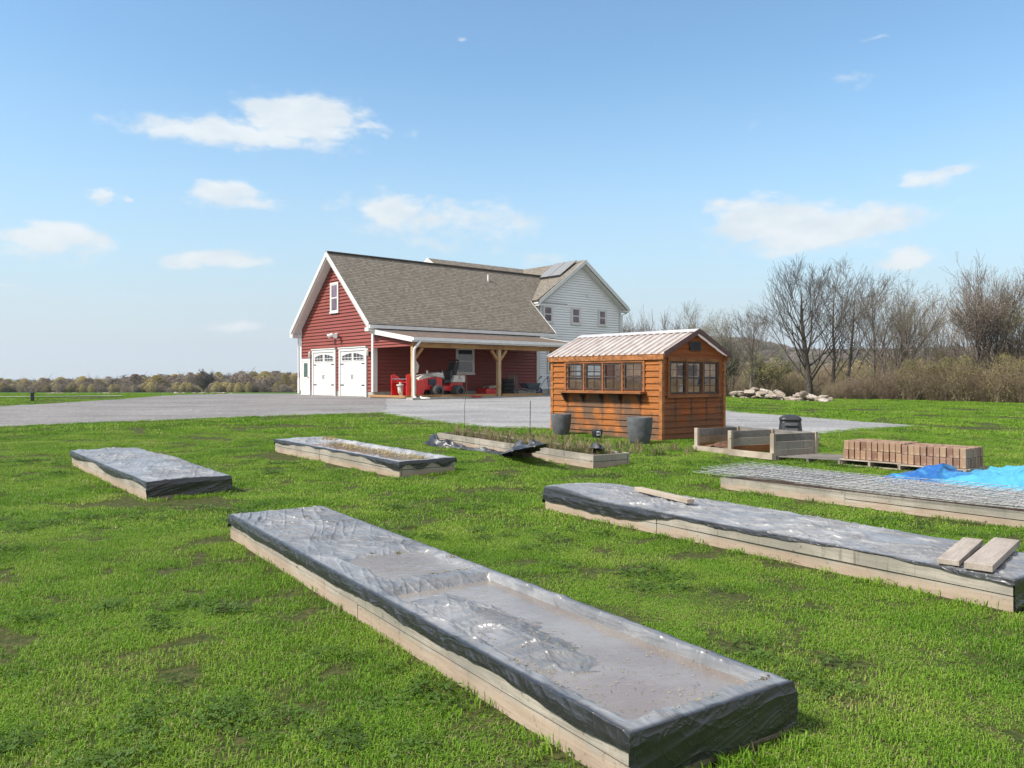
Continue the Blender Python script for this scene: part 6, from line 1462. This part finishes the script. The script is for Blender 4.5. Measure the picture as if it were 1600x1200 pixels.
# dandelions as small yellow dots and pale dead grass blades
# ------------------------------------------------------------------ brush and far woods
def fuzz(seed, H, Wd, n, nl, mat, leafm, ls, tw=.012, spread=.5, flat=1.0, base=0.0):
    """shrub: stems fanning from the ground with side twigs, and small leaf faces"""
    rr_ = random.Random(seed); g = MB(); g.cur = 0
    for k in range(n):
        a = rr_.uniform(0, 6.28); d = rr_.uniform(0, spread); p = Vector((math.cos(a) * Wd * .25 * rr_.random(), math.sin(a) * Wd * .25 * rr_.random(), 0)); v = Vector((math.cos(a) * d, math.sin(a) * d, 1)).normalized(); L_ = H * rr_.uniform(.5, 1.05); pts = [p]
        for q in range(4): v = (v + Vector((rr_.gauss(0, .14), rr_.gauss(0, .14), rr_.gauss(0, .06) - .03 * q))).normalized(); pts.append(pts[-1] + v * L_ / 4)
        g.tube(pts, [tw * 1.4, tw * 1.2, tw, tw * .8, tw * .5], 3, False)
        for q in range(7):
            i = rr_.randint(1, 3); b = pts[i].lerp(pts[i + 1], rr_.random()); w_ = Vector((rr_.gauss(0, .6), rr_.gauss(0, .6), rr_.uniform(.1, .9))).normalized() * L_ * rr_.uniform(.15, .35)
            g.tube([b, b + w_ * .5 + Vector((0, 0, .02)), b + w_], [tw * .7, tw * .6, tw * .35], 3, False)
    g.cur = 1
    for k in range(nl):
        a = rr_.uniform(0, 6.28); z = rr_.random() ** .8; q = math.sqrt(rr_.random()) * Wd * .5 * (math.sin(math.pi * min(.95, z * .75 + .2))); c = Vector((math.cos(a) * q, math.sin(a) * q, base + z * H * .97)); u_ = Vector((rr_.gauss(0, 1), rr_.gauss(0, 1), rr_.gauss(0, 1))).normalized(); b = u_.orthogonal().normalized(); l_ = ls * rr_.uniform(.5, 1.5)
        g.quad(c - u_ * l_, c + b * l_ * .7, c + u_ * l_, c - b * l_ * .7)
    me = bpy.data.meshes.new('shrub'); me.from_pydata(g.v, [], g.f); me.materials.append(M[mat]); me.materials.append(M[leafm]); me.polygons.foreach_set('material_index', g.mi); me.update(); return me
br = [fuzz(1, 2.6, 2.4, 26, 520, 'brush_twig', 'bud_green', .035, .008, .8), fuzz(2, 2.2, 2.6, 34, 260, 'brush_twig', 'bud_brown', .03, .008, .9), fuzz(3, 2.9, 2.2, 26, 800, 'brush_twig', 'bud_green', .035, .008, .7), fuzz(4, 2.0, 2.4, 36, 200, 'brush_twig', 'bud_brown', .03, .008, 1.0)]
pts, scs, ids = [], [], []
for k in range(270):
    t = rg.random(); px = 1292 + (1750 - 1292) * t; Yb = 49.5 - 11.5 * min(1.15, (px - 1292) / 330.0) ; dpt = abs(rg.normal(0, 2.6)); Yb += dpt + .8; p = at(px, Yb); pts.append(p); g_ = min(1, (px - 1270) / 130)
    scs.append((.38 + .38 * g_) * rg.uniform(.55, 1.2) * (1 + .05 * dpt)); ids.append(int(rg.choice([1, 3, 3] if px < 1400 and rg.random() < .8 else [0, 1, 2, 2, 0])))
scatter('brush', pts, rg.uniform(0, 6.28, len(pts)), scs, br, 'tangled brown and green brush along the right edge of the lawn', 'brush', ids)
# thicket behind the stones and behind the shed, lower ground
vw = [fuzz(11, 5.0, 4.0, 40, 420, 'brush_twig', 'bud_green', .07, .03, .35, base=.5), fuzz(12, 5.5, 4.0, 46, 300, 'brush_twig', 'bud_brown', .07, .03, .3, base=.5), fuzz(13, 5.0, 4.4, 40, 500, 'brush_twig', 'bud_yellow', .07, .03, .4, base=.5)]
pts = []; scs = []
for k in range(300):
    px = rg.uniform(960, 1900); Yb = rg.uniform(64, 105); p = at(px, Yb, -.3); top = rg.uniform(566, 588) - (8 if px > 1330 else 0); H = (HZ - top) * Yb / F + CAMH - p.z; pts.append(p); scs.append(H / 5.2)
scatter('thicket', pts, rg.uniform(0, 6.28, len(pts)), scs, vw, 'thin brown and yellow green thicket behind the stone heap', 'thicket')
# far woods to the left beyond the meadow
fw = [fuzz(21, 10, 7, 24, 2600, 'bark_pale', 'bud_yellow', .2, .09, .5, base=.6), fuzz(22, 10, 7, 28, 1900, 'bark_pale', 'bud_brown', .2, .09, .5, base=.6), fuzz(23, 10, 7, 24, 2600, 'bark_pale', 'bud_yellow', .2, .09, .45, base=.6), fuzz(24, 9, 8, 30, 1500, 'bark_pale', 'bud_brown', .2, .09, .5, base=.6)]
pts = []; scs = []; ids = []
for k in range(1500):
    px = rg.uniform(-350, 560); Yb = 205 + 110 * rg.random() ** 1.4; p = at(px, Yb, -.5); hh = (4.6 + 2.3 * sst(px, -50, 470)) * rg.uniform(.5, 1.15) * (Yb / 230) ** .5; pts.append(p); scs.append(hh / 10 * .82); ids.append(int(rg.integers(0, 4)))
for k in range(900):
    px = rg.uniform(-350, 560); Yb = rg.uniform(196, 216); pts.append(at(px, Yb, -.4)); scs.append(rg.uniform(.10, .30)); ids.append(int(rg.integers(0, 4)))
scs = [(q * rg.uniform(1.0, 2.2), q * rg.uniform(1, 2), q) for q in scs]
scatter('far_woods', pts, rg.uniform(0, 6.28, len(pts)), scs, fw, 'yellow and brown budding woods beyond the meadow on the left', 'woods', ids)
# hills
def hill(name, x0, x1, y0, y1, hf, nx, ny):
    xs_ = np.linspace(x0, x1, nx); ys_ = np.linspace(y0, y1, ny); X, Y = np.meshgrid(xs_, ys_, indexing='ij'); Z = hf(X, Y); return tag(npmesh(name, np.stack([X, Y, Z], -1), gridfaces(nx, ny), M['hill_floor']), kind='structure')
simple('hill_floor', (.26, .19, .15), .95, .2, .02); 
m_, t_ = newmat('tan_field'); t_.b.inputs['Base Color'].default_value = (.34, .28, .22, 1); t_.b.inputs['Roughness'].default_value = .95
def hl1(X, Y):   # left ridge
    px = X / np.maximum(Y, 1) * F + 800; top = np.interp(px, [-900, -200, 0, 120, 250, 470, 700, 900], [600, 598, 594, 588, 584, 579, 574, 574]); Hh = (HZ - top) * 640 / F + 1.6 - 8
    return -8 + Hh * np.clip(sst(Y, 380, 640), 0, 1) * sst(Y, 1000, 800) + .5 * fbm(X * .02, Y * .02, 2) - 3 * (1 - sst(Y, 350, 420))
def hl2(X, Y):
    px = X / np.maximum(Y, 1) * F + 800; top = np.interp(px, [700, 960, 1100, 1180, 1250, 1330, 1480, 1700, 2200], [560, 542, 528, 532, 548, 548, 546, 548, 560]); Hh = (HZ - top) * 900 / F + 1.6 + 17 - 9
    return -17 + Hh * sst(Y, 420, 900) * sst(Y, 1500, 1250) + 4 * (fbm(X * .008, Y * .008, 6) - .5) - 4 * (1 - sst(Y, 340, 400))
hill('hill', -900, 120, 350, 1000, hl1, 90, 60); hill('hill', 60, 1400, 330, 1500, hl2, 90, 60)
hw_ = [fuzz(31, 10, 10, 14, 420, 'bark', 'bud_brown', .45, .14, .5, base=1), fuzz(32, 10, 10, 14, 460, 'brush_twig', 'bud_brown', .45, .14, .5, base=1), fuzz(33, 10, 10, 12, 460, 'bark', 'bud_green', .45, .14, .5, base=1)]
x = rg.uniform(-420, 20, 3400); y = rg.uniform(400, 820, 3400); px_ = x / y * F + 800; k = (px_ < 560) & (px_ > -150); x, y = x[k], y[k]
scatter('hill_woods', np.stack([x, y, hl1(x, y) - 1], 1), rg.uniform(0, 6.28, len(x)), rg.uniform(.6, .95, len(x)), hw_, 'brown woods covering the low ridge on the left horizon', 'woods')
x = rg.uniform(110, 800, 9000); y = rg.uniform(430, 1020, 9000); px_ = x / y * F + 800; k = (px_ > 950) & (px_ < 1750) & ~((y > 470) & (y < 540) & (px_ > 1150) & (px_ < 1300)); x, y = x[k], y[k]; print('hill trees', len(x))
scatter('hillside_woods', np.stack([x, y, hl2(x, y) - 1], 1), rg.uniform(0, 6.28, len(x)), rg.uniform(.8, 1.15, len(x)), hw_, 'bare purplish brown woods on the hill behind the treeline', 'woods')
# conifers on the left ridge
def conifer(px, Y, h, label, seed):
    x = (px - 800) / F * Y; z = float(hl1(np.array([x]), np.array([Y]))[0]); r = empty('conifer', (x, Y, z), 0, 0, label, 'tree', 'conifers on the left ridge'); rr_ = random.Random(seed)
    MB().tube([(0, 0, 0), (0, 0, h)], [.35, .05], 6).build('trunk', M['bark_dark'], r); g = MB()
    for k in range(420):
        t = rr_.random(); zz = h * (.12 + .88 * t); q = (1 - t) * h * .3 * rr_.uniform(.3, 1.05) + .2; a = rr_.uniform(0, 6.28); c = Vector((math.cos(a) * q, math.sin(a) * q, zz)); d = Vector((math.cos(a), math.sin(a), -.3)) * .9; s_ = Vector((-math.sin(a), math.cos(a), 0)) * .5
        g.quad(c - d, c + s_, c + d, c - s_)
    g.build('crown', M['needle'], r)
for k, (px, h, lb_) in enumerate(((113, 13.5, 'leftmost dark conifer on the ridge'), (141, 11, 'small second conifer from the left on the ridge'), (180, 13, 'conifer left of the ridge pair'), (193, 15, 'tallest dark conifer of the ridge group'), (215, 12, 'small conifer right of the tallest on the ridge'), (228, 14, 'rightmost dark conifer on the ridge'))):
    conifer(px, 640, h, lb_, k)
# ------------------------------------------------------------------ air
hm = bpy.data.materials.new('haze'); hm.use_nodes = True; ht = hm.node_tree; ht.nodes.remove(ht.nodes['Principled BSDF'])
pv = ht.nodes.new('ShaderNodeVolumePrincipled'); pv.inputs['Color'].default_value = (.86, .91, 1, 1); pv.inputs['Density'].default_value = .00022; pv.inputs['Anisotropy'].default_value = .3
ht.links.new(pv.outputs[0], [n for n in ht.nodes if n.type == 'OUTPUT_MATERIAL'][0].inputs['Volume'])
tag(MB().box(-2000, 2000, -60, 2700, -60, 110).build('haze', hm), kind='stuff')
